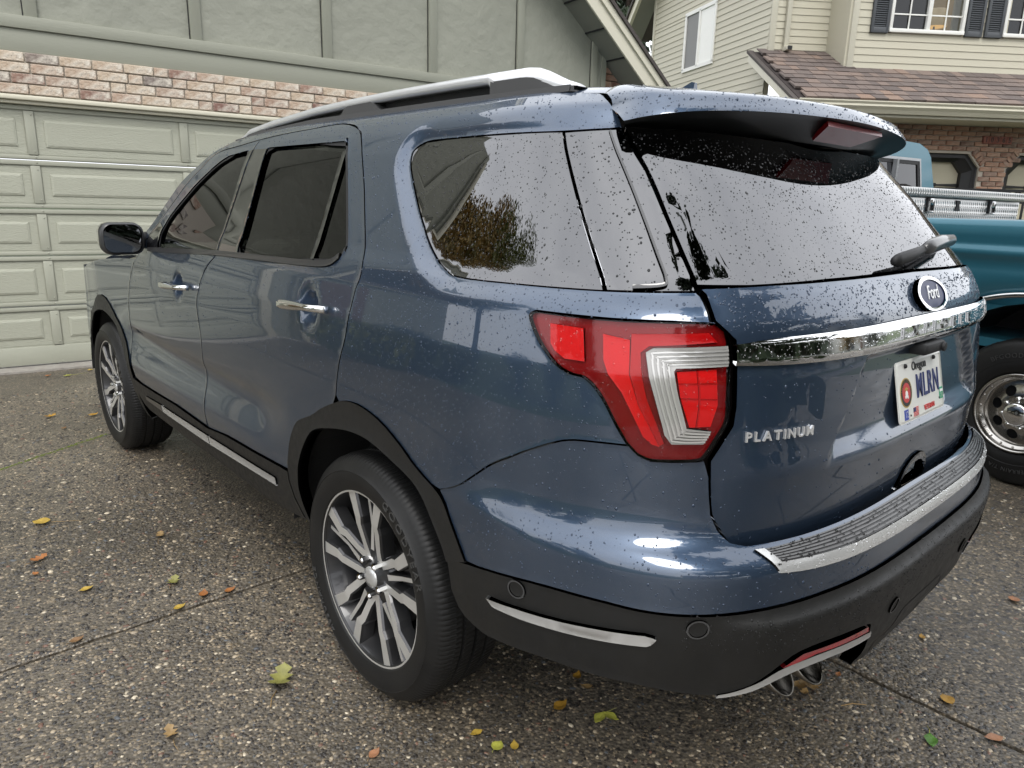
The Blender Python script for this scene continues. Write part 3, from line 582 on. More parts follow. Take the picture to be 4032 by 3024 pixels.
# step pad on the bumper
po=[(-.962,.812),(-.988,.757)]+cr([(-.988,.757),(-1.102,.749),(-1.3,.746),(-QL,.744)],4)[1:]; pin=[(-.984,.811),(-.999,.777)]+cr([(-.999,.777),(-1.163,.771),(-1.375,.770),(-QL,.769)],4)[1:]
pback=cr([(-.984,.811),(-1.2,.8145),(-1.4,.816),(-QL,.817)],3)
bord=po+mirror_line(po)[1:]; inn=pin+mirror_line(pin)[1:]
panel('step_trim',bord+inn[::-1],satin,CAR,off=.006,rim=.012,gap=0,hs=.012,step=.01)
pad=inn+(pback+mirror_line(pback)[1:])[::-1]
panel('step_pad',pad,M('pad_rubber',(.035,.035,.036),.4,bump=(500,.1,.002)),CAR,off=.003,rim=.01,gap=.001,hs=.014)
for t in (.14,.30,.46,.62,.78,.92):
    L_=[(-.995+.008*t,.777+(.811-.777)*t),(-1.16,.771+(.8145-.771)*t),(-1.375,.770+(.816-.770)*t),(-QL,.769+(.817-.769)*t)]
    L_=L_+mirror_line(L_)[1:]; strip('pad_rib',L_,.0035,M('pad_rib_grey',(.10,.10,.10),.3),CAR,off=.0055,rim=.003,hs=.03)
# side cladding
rk=[(.52,.44),(.60,.425),(.865,.396),(1.349,.402),(2.0,.396),(2.33,.392),(2.40,.41),(2.455,.46),(2.47,.535)]
panel('rocker_cladding',[(.60,.586),(.791,.581),(1.139,.569),(1.361,.546),(1.752,.555),(2.303,.534),(2.47,.535)]+rk[::-1][1:]+[(.575,.50),(.597,.555)],clad,CAR,off=.008,rim=.03,gap=.0005,mirror=True)
sl1=[(.692,.535),(1.343,.514),(1.986,.501),(2.272,.484)]; sl2=[(2.278,.462),(2.028,.466),(1.38,.473),(.722,.502)]
for i,(qa,qb) in enumerate(((.70,1.352),(1.358,1.985),(1.99,2.27))):
    f1=lambda q:np.interp(q,[a for a,_ in sl1],[c for _,c in sl1]); f2=lambda q:np.interp(q,[a for a,_ in sl2[::-1]],[c for _,c in sl2[::-1]])
    qs=np.linspace(qa,qb,9); panel('sill_strip',[(q,f1(q)) for q in qs]+[(q,f2(q)) for q in qs[::-1]],satin if i<2 else M('sill_dark',(.2,.2,.2),.3,.9),CAR,off=.014,rim=.012,gap=.001,mirror=True)
panel('arch_flare',offset_poly(clean(ao+[(-.255,.622)]+ai[1:]),-.004),clad,CAR,off=.006,rim=.035,gap=0,mirror=True)
fo=arcf(.55,math.radians(-8),math.radians(187)); fi=arcf(.49,math.radians(187),math.radians(-8))
panel('arch_flare',offset_poly(clean(fo+fi),-.004),clad,CAR,off=.006,rim=.035,gap=0,mirror=True)
fa=[p for p in arcf(.55,math.radians(2),math.radians(160))]
panel('front_fender',[(2.255,1.168),(2.306,1.141)]+g_fd[1:-6]+[(2.494,.60)]+fa[::-1]+[(3.66,.42),(3.70,.75),(3.66,1.0),(3.4,1.06),(3.0,1.115),(2.6,1.15)],paint,CAR,mirror=True)
# dark shells behind the gaps
panel('inner_shell',[(-.86,.80),(-.84,1.30),(.2,1.24),(1.2,1.22),(2.3,1.12),(2.49,.75),(2.45,.5),(2.3,.42),(.62,.42),(.60,.66)]+[p for p in cr(arch_o,3) if p[1]>.66]+[(-.28,.62),(-.36,.52),(-.86,.52)],mblack,CAR,off=-.03,rim=0,gap=0,hs=.05,step=.04,mirror=True)
sh=[(-.70,1.66),(-.80,1.33),(-.60,1.30),(-.60,.98),(-.60,.55),(-.9,.53),(-1.2,.5),(-QL,.45)]; sh=sh+mirror_line(sh)[1:]
panel('tail_shell',sh[1:-1],mblack,CAR,gate=True,off=-.075,rim=0,gap=0,hs=.05,step=.04)
# roof skin
qs=np.linspace(-QL,1.80,70); vs=np.linspace(1.738,1.955,14); QQ,VV=np.meshgrid(qs,vs,indexing='ij'); P=surf(QQ,VV).reshape(-1,3); N=-surf_n(QQ,VV).reshape(-1,3); nv=len(vs)
F=[(i*nv+j,i*nv+j+1,(i+1)*nv+j+1,(i+1)*nv+j) for i in range(len(qs)-1) for j in range(nv-1)]
Pm=P*np.array([-1,1,1]); Nm=N*np.array([-1,1,1]); k=len(P)
mk('roof',np.concatenate([P,Pm]),F+[tuple(k+i for i in f[::-1]) for f in F],paint,CAR,True,np.concatenate([N,Nm]))
# spoiler: a brim whose lower edge runs along the pillar tops and across the tail
_lo=[(-.671,-.636,1.650),(-.648,-.685,1.659),(-.585,-.742,1.670),(-.48,-.793,1.678),(-.34,-.832,1.684),(-.17,-.857,1.688),(0,-.866,1.690)]
_up=[tuple(FS(np.array(-.700),np.array(1.7015),.001)),(-.625,-.655,1.706),(-.565,-.722,1.706),(-.465,-.775,1.710),(-.33,-.815,1.715),(-.165,-.840,1.718),(0,-.849,1.720)]
_fr=[tuple(FS(np.array(-.662),np.array(1.733),.001)),(-.545,-.50,1.7485),(-.49,-.50,1.753),(-.40,-.50,1.758),(-.28,-.50,1.762),(-.14,-.50,1.765),(0,-.50,1.766)]
def cr3(P,n=5):
    P=[np.array(p) for p in P]; out=[]
    for i in range(len(P)-1):
        p0=P[i-1] if i else 2*P[0]-P[1]; p3=P[i+2] if i+2<len(P) else P[-2]*np.array([-1,1,1])
        p1,p2=P[i],P[i+1]
        for k in range(n):
            t=k/n; out.append(.5*((2*p1)+(-p0+p2)*t+(2*p0-5*p1+4*p2-p3)*t*t+(-p0+3*p1-3*p2+p3)*t**3))
    out.append(P[-1]); h=out; return h+[p*np.array([-1,1,1]) for p in h[::-1][1:]]
LO,UP,FR=cr3(_lo),cr3(_up),cr3(_fr)
def spo_i(i):
    l,u,f=LO[i],UP[i],FR[i]; c=np.array([0,-.5,1.6]); out_=l-np.array([0,-.55,l[2]]); out_/=np.linalg.norm(out_)+1e-9
    r=[l,l*.6+u*.4+out_*.004,u+np.array([0,0,-.010])+out_*.004,u+np.array([0,0,-.001])]
    for t in (.12,.35,.62,.85,1.0): r.append(u*(1-t)+f*t+np.array([0,0,.010*math.sin(math.pi*min(1,t*1.0))+.004*(t<.2)]))
    return r
def spo(x):
    u=(x+1)/2*(len(LO)-1); i=min(int(u),len(LO)-2); t=u-i; return [tuple(a*(1-t)+b_*t) for a,b_ in zip(spo_i(i),spo_i(i+1))]
rows=[spo_i(i) for i in range(len(LO))]; nr=len(rows[0]); V=[p for r in rows for p in r]; F=[(i*nr+j,i*nr+j+1,(i+1)*nr+j+1,(i+1)*nr+j) for i in range(len(LO)-1) for j in range(nr-1)]
o=mk('spoiler',V,F,paint,CAR,True); recalc(o)
rows=[]
for i in range(len(LO)):
    l=LO[i]; x=l[0]; yi=-.765+.36*x*x; rows.append([l,np.array([x*.975,l[1]*.72+yi*.28,l[2]-.006]),np.array([x*.95,l[1]*.3+yi*.7,1.652]),np.array([x*.94,max(yi,l[1]+.0),1.640])])
V=[p for r in rows for p in r]; F=[(i*4+j,i*4+j+1,(i+1)*4+j+1,(i+1)*4+j) for i in range(len(LO)-1) for j in range(3)]
mk('spoiler_underside',V,F,M('underside_black',(.012,.013,.014),.4),CAR,True)
b=MB(); br=[(-.165,-.83,1.6585),(-.12,-.775,1.642),(.12,-.775,1.642),(.165,-.83,1.6585)]
V=[Vector(p) for p in [(-.16,-.845,1.683),(-.11,-.785,1.655),(.11,-.785,1.655),(.16,-.845,1.683)]]; V2=[p+Vector((0,-.004,-.012)) for p in V]
b.add(V+V2,[(4,5,6,7),(0,1,5,4),(1,2,6,5),(2,3,7,6),(3,0,4,7)]); recalc(b.build('high_brake_lamp',M('dark_red_gloss',(.20,.006,.010),.3,coat=.25),CAR))
# antenna fin
fp=[(-.16,0),(-.09,.022),(-.03,.055),(.0,.066),(.012,.064),(.012,.03),(.035,.008),(.045,0)]
b=MB(); n=len(fp); V=[]
for s_ in (-1,1):
    for y,z in fp: V.append((s_*(.022-.22*z if z<.06 else .006),-.335-y,1.756+z*1.28))
b.add(V,[tuple(range(n)),tuple(range(2*n-1,n-1,-1))]+[(i,n+i,n+(i+1)%n,(i+1)%n) for i in range(n)]); o=b.build('antenna_fin',paint,CAR,auto=35)
# roof rails
def rail(sx):
    n=60; ys=np.linspace(-.44,1.66,n); t=(ys+.44)/2.1
    xr=sx*(.603-.02*ss(.5,1,t)); zb=np.interp(ys,[-.5,0,.9,1.3,1.7],[1.744,1.75,1.752,1.742,1.715])
    h=.058*ss(-.015,.085,t)*(1-.42*ss(.3,1,t))*(1-ss(.94,1.0,t)*.95)+.004
    V=[];F=[]
    for i in range(n):
        top=zb[i]+h[i]; lowz=top-.026*ss(0,.06,t[i])-.004; lowz=max(lowz,zb[i]+.001) if not (-.1<t[i]<.14) else zb[i]-.008
        wd=.023
        for dx,z in ((-wd,lowz),(-wd*1.05,lowz*.5+top*.5),(-wd*.6,top-.003),(0,top),(wd*.6,top-.003),(wd*1.05,lowz*.5+top*.5),(wd,lowz)): V.append((xr[i]+dx,ys[i],z))
    for i in range(n-1):
        for j in range(7): F.append((i*7+j,i*7+(j+1)%7,(i+1)*7+(j+1)%7,(i+1)*7+j))
    F+=[tuple(range(7)),tuple((n-1)*7+j for j in range(6,-1,-1))]
    o=mk('roof_rail',V,F,silver,CAR,True); recalc(o)
    b=MB()
    for y0,y1 in ((-.44,-.13),(.42,.70),(1.32,1.62)):
        m=14; yy=np.linspace(y0,y1,m); V=[];F=[]
        for k,y in enumerate(yy):
            e=min((y-y0)/(y1-y0),(y1-y)/(y1-y0)); zt_=np.interp(y,ys,zb)+np.interp(y,ys,h)-.026; z0=np.interp(y,ys,zb)-.012; zt_=max(z0+.014,z0+(zt_-z0)*min(1,e*5+.1)) if y0>-.4 else max(z0+.014,zt_)
            xx=np.interp(y,ys,xr)
            for dx,z in ((-.026,z0),(-.024,zt_),(.024,zt_),(.026,z0)): V.append((xx+dx,y,z))
        for k in range(m-1):
            for j in range(4): F.append((k*4+j,k*4+(j+1)%4,(k+1)*4+(j+1)%4,(k+1)*4+j))
        F+=[(0,1,2,3),tuple((m-1)*4+j for j in (3,2,1,0))]; bb_=MB(); bb_.add(V,F); recalc(bb_.build('rail_foot',M('rail_foot_grey',(.06,.06,.062),.45),CAR))
    V=[];m_=40
    for y in np.linspace(-.20,1.58,m_):
        xx=np.interp(y,ys,xr)-sx*.016; z=np.interp(y,ys,zb); V+=[(xx,y,z-.015),(xx,y,z+np.interp(y,ys,h)-.022)]
    mk('rail_web',V,[(2*q_,2*q_+1,2*q_+3,2*q_+2) for q_ in range(m_-1)],mblack,CAR)
    yy=np.linspace(-.43,1.68,30); V=[]
    for y in yy:
        xx=np.interp(y,ys,xr); z=np.interp(y,ys,zb)
        for dx,dz in ((-.031,-.012),(-.028,.004),(.0,.006),(.022,-.012)): V.append((xx+dx*(-sx if sx>0 else 1),y,z+dz))
    F=[(k*4+j,k*4+j+1,(k+1)*4+j+1,(k+1)*4+j) for k in range(29) for j in range(3)]+[(0,1,2,3),(116,117,118,119)]
    o=mk('rail_base',V,F,M('rail_foot_grey'),CAR); recalc(o)
rail(-1); rail(1)
# door mirror
def dmirror(sx):
    n=24; pr=rrect(.176,.142,.045,7); 
    def sec(s,y,dx=0): return [(sx*1.062+u*s+dx,y,1.274+w_*s*(1+.0)) for u,w_ in pr]
    secs=[sec(.90,1.905),sec(1.0,1.91),sec(1.02,1.94),sec(.97,1.98),sec(.80,2.02),sec(.45,2.045)]; k=len(pr); V=[p for s in secs for p in s]
    F=[(i*k+j,i*k+(j+1)%k,(i+1)*k+(j+1)%k,(i+1)*k+j) for i in range(len(secs)-1) for j in range(k)]+[tuple((len(secs)-1)*k+j for j in range(k))]
    o=mk('door_mirror',V,F,M('mirror_housing_black',(.025,.025,.026),.4,coat=.3),CAR,True); recalc(o)
    s=sec(.86,1.915); mk('mirror_glass',s,[tuple(range(k))] if sx<0 else [tuple(range(k-1,-1,-1))],M('mirror_glass',(.35,.36,.37),.02,1),CAR)
    V=[p for p in sec(1.035,1.94)]+[p for p in sec(1.0,1.985)]; 
    F=[(j,(j+1)%k,k+(j+1)%k,k+j) for j in range(k) if pr[j][1]>.02 or (pr[j][0]*sx>.06 and pr[j][1]>-.04)]
    mk('mirror_cap',V,F,chrome,CAR,True)
    b=MB(); b.tube([(sx*.93,2.02,1.262),(sx*.985,1.975,1.258),(sx*1.02,1.95,1.258)],[.04,.03,.034],10,sx=.8); b.build('mirror_arm',mblack,CAR,True)
dmirror(-1); dmirror(1)
# door handles
def dhandle(q0,q1,v0,v1,lock):
    for sx in (0,1):
        qs=np.linspace(q0,q1,14); V=[]; 
        for i,q in enumerate(qs):
            t=i/13; v=v0+(v1-v0)*t; hh=.0135*(.75+.35*math.sin(math.pi*min(1,t*1.3+.1))) ; of=.030*ss(0,.16,t)*ss(1,.86,t)+.016; p=FS(np.array(q),np.array(v),0.); nrm=-surf_n(np.array(q),np.array(v))
            for dv,do in ((-1,-.010),(-1.05,0),(-.6,.008),(.6,.008),(1.05,0),(1,-.010)):
                pp=p+nrm*(of+do); V.append(((-pp[0] if sx else pp[0]),pp[1],pp[2]+dv*hh))
        F=[(i*6+j,i*6+(j+1)%6,(i+1)*6+(j+1)%6,(i+1)*6+j) for i in range(13) for j in range(6)]+[tuple(range(6)),tuple(78+j for j in range(5,-1,-1))]
        o=mk('door_handle',V,F,chrome,CAR,True); recalc(o)
        if lock:
            p=FS(np.array(q0-.04*(1 if q0>q1 else -1)-0*.0),np.array(v0),.036); b=MB(); b.lathe([(0,.011),(-.004,.010),(-.005,.001)],14,'x',((-p[0] if sx else p[0]),p[1]+.0,p[2])); b.build('door_lock',satin,CAR,True)
dhandle(.585,.305,1.148,1.160,False); dhandle(1.755,1.475,1.095,1.106,True)
# front end, seen only from other places
def front(name,mat,zs,fn,m=24):
    V=[];F=[]
    for z in zs:
        for i in range(2*m+1):
            a=-math.pi/2+math.pi*i/(2*m); V.append(fn(a,z))
    k=2*m+1
    for j in range(len(zs)-1):
        for i in range(k-1): F.append((j*k+i,j*k+i+1,(j+1)*k+i+1,(j+1)*k+i))
    o=mk(name,V,F,mat,CAR,True); recalc(o); return o
def ff(a,z):
    A=float(np.interp(z,*VA))*float(front_taper(np.array(3.45))); rr=3.80-.10*((z-.6)/.4)**2
    return (A*math.copysign(abs(math.sin(a))**.55,math.sin(a)),3.45+(rr-3.45)*abs(math.cos(a))**.75,z)
front('front_bumper',clad,np.linspace(.30,.56,6),ff); front('front_fascia',paint,np.linspace(.565,1.03,8),ff)
b=MB(); b.box(-.45,.45,3.70,3.80,.72,.98,bev=.03); b.build('grille',chrome,CAR,auto=40)
for sx in (-1,1):
    b=MB(); b.box(sx*.60-.15,sx*.60+.15,3.50,3.70,.86,.98,bev=.03); b.build('headlamp',clr,CAR,auto=40)
# hood, windscreen
V=[];F=[]; ny,nx=16,17
for i in range(ny):
    t=i/(ny-1); y=2.18+t*1.42; A=float(front_taper(np.array(y)))*.90; z=1.17-.05*t-.09*t**3
    for j in range(nx):
        x=-1+2*j/(nx-1); V.append((A*x*(1-.06*t),y+.10*(1-x*x)*t,z+.055*(1-abs(x)**2.5)*(1-.3*t)))
F=[(i*nx+j,i*nx+j+1,(i+1)*nx+j+1,(i+1)*nx+j) for i in range(ny-1) for j in range(nx-1)]
recalc(mk('hood',V,F,paint,CAR,True))
al=cr([(2.21,1.235),(2.14,1.345),(2.05,1.46),(1.94,1.60),(1.86,1.69),(1.78,1.74)],4); V=[];nx=17
for q,v in al:
    p=FS(np.array(q),np.array(v),-.004)
    for j in range(nx):
        x=-1+2*j/(nx-1); V.append((-p[0]*x,p[1]+.16*(1-x*x),p[2]+.012*(1-x*x)))
F=[(i*nx+j,i*nx+j+1,(i+1)*nx+j+1,(i+1)*nx+j) for i in range(len(al)-1) for j in range(nx-1)]
recalc(mk('windscreen',V,F,gl_front,CAR,True))
# cabin
b=MB(); b.box(-.78,.78,-.72,2.5,.50,.56); b.build('cabin_floor',darkint,CAR)
b=MB(); b.box(-.78,.78,1.9,2.35,.5,1.16,bev=.05); b.build('dashboard',darkint,CAR,auto=40)
def seat(x,y,w_,m):
    b=MB(); b.box(x-w_/2,x+w_/2,y-.05,y+.5,.5,.80,bev=.05); b.build('seat_cushion',m,CAR,auto=40)
    b=MB(); b.prism([(y-.12,.78),(y+.05,.78),(y-.10,1.34),(y-.22,1.34)],-w_/2,w_/2,lambda u,v,h:(x+h,u,v)); recalc(b.build('seat_back',m,CAR))
for x in (-.42,.42):
    seat(x,1.05,.5,shade); b=MB(); b.box(x-.13,x+.13,.80,.90,1.36,1.54,bev=.035); b.build('headrest',shade,CAR,auto=40)
seat(0,.05,1.25,darkint); seat(0,-.65,1.15,darkint)
b=MB(); b.lathe([(.0,.19),(.012,.2),(.024,.19),(.012,.178),(.0,.19)],28,'y',(-.42,1.78,1.10)); b.build('steering_wheel',darkint,CAR,True)
b=MB(); b.box(-.58,.58,-.70,3.4,.40,.48); b.build('underbody',mblack,CAR)
for yc in (0,2.86):
    for sx in (-1,1):
        V=[];n=20
        for i in range(n+1):
            a=math.radians(2)+math.radians(164)*i/n; r=.487
            for xx in (.965,.70): V.append((sx*xx,yc+r*math.cos(a),.375+r*math.sin(a)))
        F=[(2*i,2*i+1,2*i+3,2*i+2) for i in range(n)]+[tuple(2*i+1 for i in range(n+1))]
        mk('wheel_liner',V,F,M('liner_black',(.012,.012,.012),.75,bump=(60,.3,.004)),CAR)
# exhaust
for sx in (-1,1):
    for x in (.49,.374):
        pr=[(-.12,.031),(0,.035),(.004,.0375),(-.002,.040),(-.02,.040),(-.24,.036)]; V=[];n=28; yt=-1.050 if x>.4 else -1.066; zt0=.418 if x>.4 else .402
        for a,r in pr:
            for k in range(n): t=2*math.pi*k/n; V.append((sx*x+r*1.12*math.cos(t),yt-a+(.035*math.sin(t) if a>-.05 else 0),zt0+r*1.0*math.sin(t)))
        F=[(i*n+k,(i+1)*n+k,(i+1)*n+(k+1)%n,i*n+(k+1)%n) for i in range(len(pr)-1) for k in range(n)]
        e_=mk('exhaust_tip',V,F,M('exhaust_steel',(.22,.205,.18),.2,1,var=(12,(.08,.07,.05),.8)),CAR,True)
        mk('tip_bore',[(v_[0],v_[1],v_[2]) for v_ in V[:n]],[tuple(range(n))],mblack,e_)
b=MB(); b.box(-.58,-.36,-.95,-.60,.42,.52,bev=.03); b.build('silencer',mblack,CAR,auto=40)
b=MB(); b.box(.36,.58,-.95,-.60,.42,.52,bev=.03); b.build('silencer',mblack,CAR,auto=40)
# ------------------------------------------------------------------ wheels
def tyre_mesh(R,W,rim,name,parent,x0,n=96,blocks=150,dp=.0022):
    """outer face towards -x ; centre plane x0"""
    h=W/2; prof=[(-h+.018,rim),(-h+.004,rim+.012),(-h-.004,rim+.035),(-h-.006,rim+.06),(-h-.0045,rim+.068),(-h-.006,rim+.070),(-h+.002,R-.04),(-h+.012,R-.022),(-h+.020,R-.012),(-h+.034,R-.004),(-h+.045,R-.003),(-h+.060,R),(-h+.078,R),(-h+.080,R-.009),(-h+.088,R-.009),(-h+.090,R),(-.006,R+.001),(-.004,R-.009),(.004,R-.009),(.006,R+.001),(h-.09,R),(h-.088,R-.009),(h-.08,R-.009),(h-.078,R),(h-.04,R-.003),(h-.012,R-.022),(h+.004,rim+.05),(h-.018,rim)]
    V=[];F=[];N=blocks*4; k=len(prof)
    for i in range(N):
        t=2*math.pi*i/N; blk=i%4
        for j,(a,r) in enumerate(prof):
            rr=r; aa=a
            if (8<=j<=11 or 23<=j<=25) and blk==0: rr-=dp
            if 11<=j<=20 and (i+ (j//4))%4==0 and j not in (13,14,17,18): rr-=.004
            V.append((x0+aa,rr*math.cos(t),rr*math.sin(t)))
    F=[(i*k+j,i*k+j+1,((i+1)%N)*k+j+1,((i+1)%N)*k+j) for i in range(N) for j in range(k-1)]
    o=mk(name,V,F,rubber,parent,True); recalc(o); o.data.set_sharp_from_angle(angle=math.radians(28)); return o
def arc_text(nm,s,size,R,a_mid,x,mat,parent,spacing=1.15,depth=.003,sx=1,flip=False):
    """letters bent round the wheel, read from outside (towards -x); angle measured from up, growing clockwise as seen from outside"""
    v,f=text_geo(s,size,depth,spacing=spacing); out=[]
    for a,b_,c in v:
        th_=a_mid+(a*sx/R if not flip else -a*sx/R); r=R+b_ if not flip else R-b_
        # seen from -x looking to +x with z up, the right hand is -y
        out.append((x-c,-r*math.sin(th_),r*math.cos(th_)))
    return mk(nm,out,f,mat,parent)
WH=empty('wheel'); WH.parent=CAR
X0=.85   # wheel built for the left side: outer face at -x
tyre_mesh(.378,.255,.262,'tyre',WH,0)
letter=M('tyre_letter',(.045,.045,.044),.4)
arc_text('tyre_lettering','GOODYEAR',.036,.318,math.radians(48),-.1348,letter,WH,1.35,.003,1.1)
arc_text('tyre_lettering','ASSURANCE',.030,.318,math.radians(235),-.1348,letter,WH,1.3,.003,1.1)
b=MB(); b.lathe([(-.112,.278),(-.118,.274),(-.116,.266),(-.108,.262),(-.085,.255),(-.03,.232),(.09,.226),(.11,.25),(.114,.268)],72,'x'); b.build('rim_barrel',alloyg,WH,True)
b=MB(); b.lathe([(-.118,.2715),(-.1195,.268),(-.118,.2645)],72,'x'); b.build('rim_lip',machined,WH,True)
def spoke(phi,s,thin=False):
    """zig-zag spoke from hub to rim; s=+1/-1 side of the group"""
    mb=MB()
    if thin: pts=[(.085,s*0,.018),(.16,0,.013),(.264,0,.013)]; xs_=[-.092,-.088,-.098]
    else: pts=[(.058,s*math.radians(33),.028),(.105,s*math.radians(21.5),.024),(.165,s*math.radians(18.0),.026),(.187,s*math.radians(14.5),.031),(.268,s*math.radians(16.0),.038)]; xs_=[-.086,-.096,-.106,-.110,-.112]
    L=[];Rr=[]
    C_=[Vector((0,r*math.sin(phi+a),r*math.cos(phi+a))) for r,a,_ in pts]
    V=[]
    for i,(r,a,w_) in enumerate(pts):
        d=(C_[min(i+1,len(C_)-1)]-C_[max(i-1,0)]).normalized(); nrm=Vector((0,-d.z,d.y)); x=xs_[i]
        c=C_[i]
        V+= [Vector((x,0,0))+c-nrm*w_/2, Vector((x,0,0))+c+nrm*w_/2, Vector((x+.007,0,0))+c+nrm*(w_/2+.0035), Vector((x+.045,0,0))+c+nrm*(w_/2+.006), Vector((x+.045,0,0))+c-nrm*(w_/2+.006), Vector((x+.007,0,0))+c-nrm*(w_/2+.0035)]
    F=[];m=[]
    for i in range(len(pts)-1):
        for j in range(6):
            F.append((i*6+j,i*6+(j+1)%6,(i+1)*6+(j+1)%6,(i+1)*6+j)); m.append(0 if j==0 else 1)
    F+=[tuple(range(6)),tuple((len(pts)-1)*6+j for j in range(5,-1,-1))]; m+=[1,1]
    o=mk('spoke',V,F,None,WH,False,mats=[machined,alloyg],midx=m); recalc(o); return o
for g_ in range(5):
    ph=math.radians(2+72*g_)
    spoke(ph,1); spoke(ph,-1); spoke(ph,1,True)
b=MB(); b.lathe([(-.03,.095),(-.078,.09),(-.086,.078),(-.088,.045),(-.10,.040),(-.101,.034)],40,'x'); b.build('hub',alloyg,WH,True)
b=MB(); b.lathe([(-.100,.0335),(-.106,.031),(-.108,.015),(-.108,.0004)],32,'x'); b.build('hub_cap',satin,WH,True)
for k in range(5):
    a=math.radians(38+72*k); b=MB(); c=(0,.0575*math.sin(a),.0575*math.cos(a)); b.lathe([(-.085,.0105),(-.112,.0105),(-.116,.006),(-.1165,.0005)],6,'x',c); b.build('lug_nut',chrome,WH)
b=MB(); b.lathe([(-.03,.06),(-.03,.165),(-.018,.165),(-.018,.06)],48,'x'); b.build('brake_disc',M('brake_steel',(.25,.24,.23),.35,1),WH)
b=MB(); b.box(-.06,.02,-.165,-.10,-.05,.09,bev=.01); b.build('brake_caliper',alloyg,WH,auto=40)
WH.location=(-X0,0,.375); WH.rotation_euler=(0,0,0)
for (x,y,rz,rx) in ((-X0,2.86,0,.35),(X0,0,math.pi,.2),(X0,2.86,math.pi,.9)):
    c=copy_tree(WH,CAR); c.location=(x,y,.375); c.rotation_euler=(rx,0,rz)
# ------------------------------------------------------------------ sub-parts go under the part they belong to
def centre(o):
    a=np.array([v.co[:] for v in o.data.vertices]); return a.mean(0)
def base(o): return o.name.split('.')[0]
kids=[o for o in bpy.data.objects if o.parent is CAR and o.type=='MESH']; CEN={o.name:centre(o) for o in kids}
def adopt(parents,children,bydist=True):
    ps=[o for o in kids if base(o) in parents]
    for o in kids:
        if base(o) in children and o.parent is CAR:
            c=CEN[o.name]; side=[p for p in ps if CEN[p.name][0]*c[0]>0 or abs(CEN[p.name][0])<.02] or ps
            o.parent=min(side,key=lambda p:np.linalg.norm((CEN[p.name]-c)*np.array([1,1,.2])))
adopt(('tail_lamp',),('side_reflector','brake_lamp','red_bezel','clear_band','rear_reflector','lamp_rib','tail_lamp_lens'))
adopt(('rear_door','front_door'),('rear_door_window','front_door_window','window_seal','window_divider','pillar_trim','door_handle','door_lock','mirror_sail'))
adopt(('door_mirror',),('mirror_glass','mirror_cap','mirror_arm'))
adopt(('liftgate',),('chrome_bar','bar_letter','trim_letter','badge_ring','badge_oval','badge_lettering','grip_frame','grip_pocket','reversing_camera'))
adopt(('rear_window',),('wiper_arm','wiper_blade'))
adopt(('spoiler',),('spoiler_underside','high_brake_lamp'))
adopt(('bumper_cover',),('step_trim','step_pad','pad_rib'))
adopt(('bumper_cladding',),('parking_sensor','sensor_ring','reflector_strip','valance_trim','valance_shadow','accent_strip','cover_seam'))
adopt(('rocker_cladding',),('sill_strip',))
adopt(('roof_rail',),('rail_foot','rail_base','rail_web'))
# ------------------------------------------------------------------ rain drops on the car
def drops(name,parent,P,N,R,T=None,mat=dropm,seg=7):
    """low domes: one ring, one inner ring, one apex"""
    n=len(P); up=np.tile(np.array([0,0,1.]),(n,1)); A=np.cross(N,up); l=np.linalg.norm(A,axis=1,keepdims=True); A=np.where(l>.05,A/np.maximum(l,1e-6),np.array([1.,0,0])); B=np.cross(N,A)
    el=RNG.uniform(.85,1.5,n)
    V=[]; 
    for rr,hh in ((1,-.05),(.70,.36)):
        for k in range(seg):
            t=2*np.pi*k/seg; V.append(P+(A*np.cos(t)*rr+B*np.sin(t)*rr*el[:,None])*R[:,None]+N*(R*hh)[:,None])
    V.append(P+N*(R*.50)[:,None]); m=len(V); V=np.stack(V,1).reshape(-1,3)
    f=[]
    for k in range(seg):
        f.append((k,(k+1)%seg,seg+(k+1)%seg)); f.append((k,seg+(k+1)%seg,seg+k)); f.append((seg+k,seg+(k+1)%seg,2*seg))
    f=np.array(f)[:,::-1]; F=(f[None]+np.arange(n)[:,None,None]*m).reshape(-1,3)
    me=bpy.data.meshes.new(name); me.vertices.add(len(V)); me.vertices.foreach_set('co',V.ravel()); me.loops.add(F.size); me.loops.foreach_set('vertex_index',F.ravel().astype(np.int32)); me.polygons.add(len(F)); me.polygons.foreach_set('loop_start',np.arange(0,F.size,3,dtype=np.int32)); me.polygons.foreach_set('loop_total',np.full(len(F),3,np.int32)); me.update(calc_edges=True); me.validate()
    me.polygons.foreach_set('use_smooth',[True]*len(F)); me.materials.append(mat)
    o=link(bpy.data.objects.new(name,me),parent); o['kind']='stuff'; return o
def sample(n,q0,q1,v0,v1,gate,off,poly=None,nhole=None,dfun=None):
    q=RNG.uniform(q0,q1,n); v=RNG.uniform(v0,v1,n); Pq=np.stack([q,v],1)
    if poly is not None: k=inside(Pq,poly); Pq=Pq[k]
    for h in (nhole or []): Pq=Pq[~inside(Pq,h)]
    q,v=Pq[:,0],Pq[:,1]; P=FS(q,v,off,gate,dfun); N=FN(q,v,off,gate,dfun); return P,N
def dsize(n,a=.0011,b=.0034): return a*.8+(b*1.25-a*.8)*RNG.beta(.9,4.2,n)
def put(nm,n,*a,size=(.0011,.0034),mat=None,**k):
    P,N=sample(n,*a,**k); return drops(nm,CAR,P,N,dsize(len(P),*size),mat=mat or drop_p)
bay=bay_line+[(-.844,1.323),(-.816,1.442),(-.785,1.56)]
put('rain_drops',3536,-.85,.95,1.13,1.74,False,.0,poly=clean(quarter),dfun=d_quarter,size=(.0010,.0036))
put('rain_drops',2200,-.75,.30,.80,1.30,False,.0,poly=clean(quarter),dfun=d_quarter,size=(.0012,.0024))
put('rain_drops',1564,-.66,.2,1.31,1.645,False,-.018,poly=clean(qwo),size=(.0009,.0028),mat=drop_g)
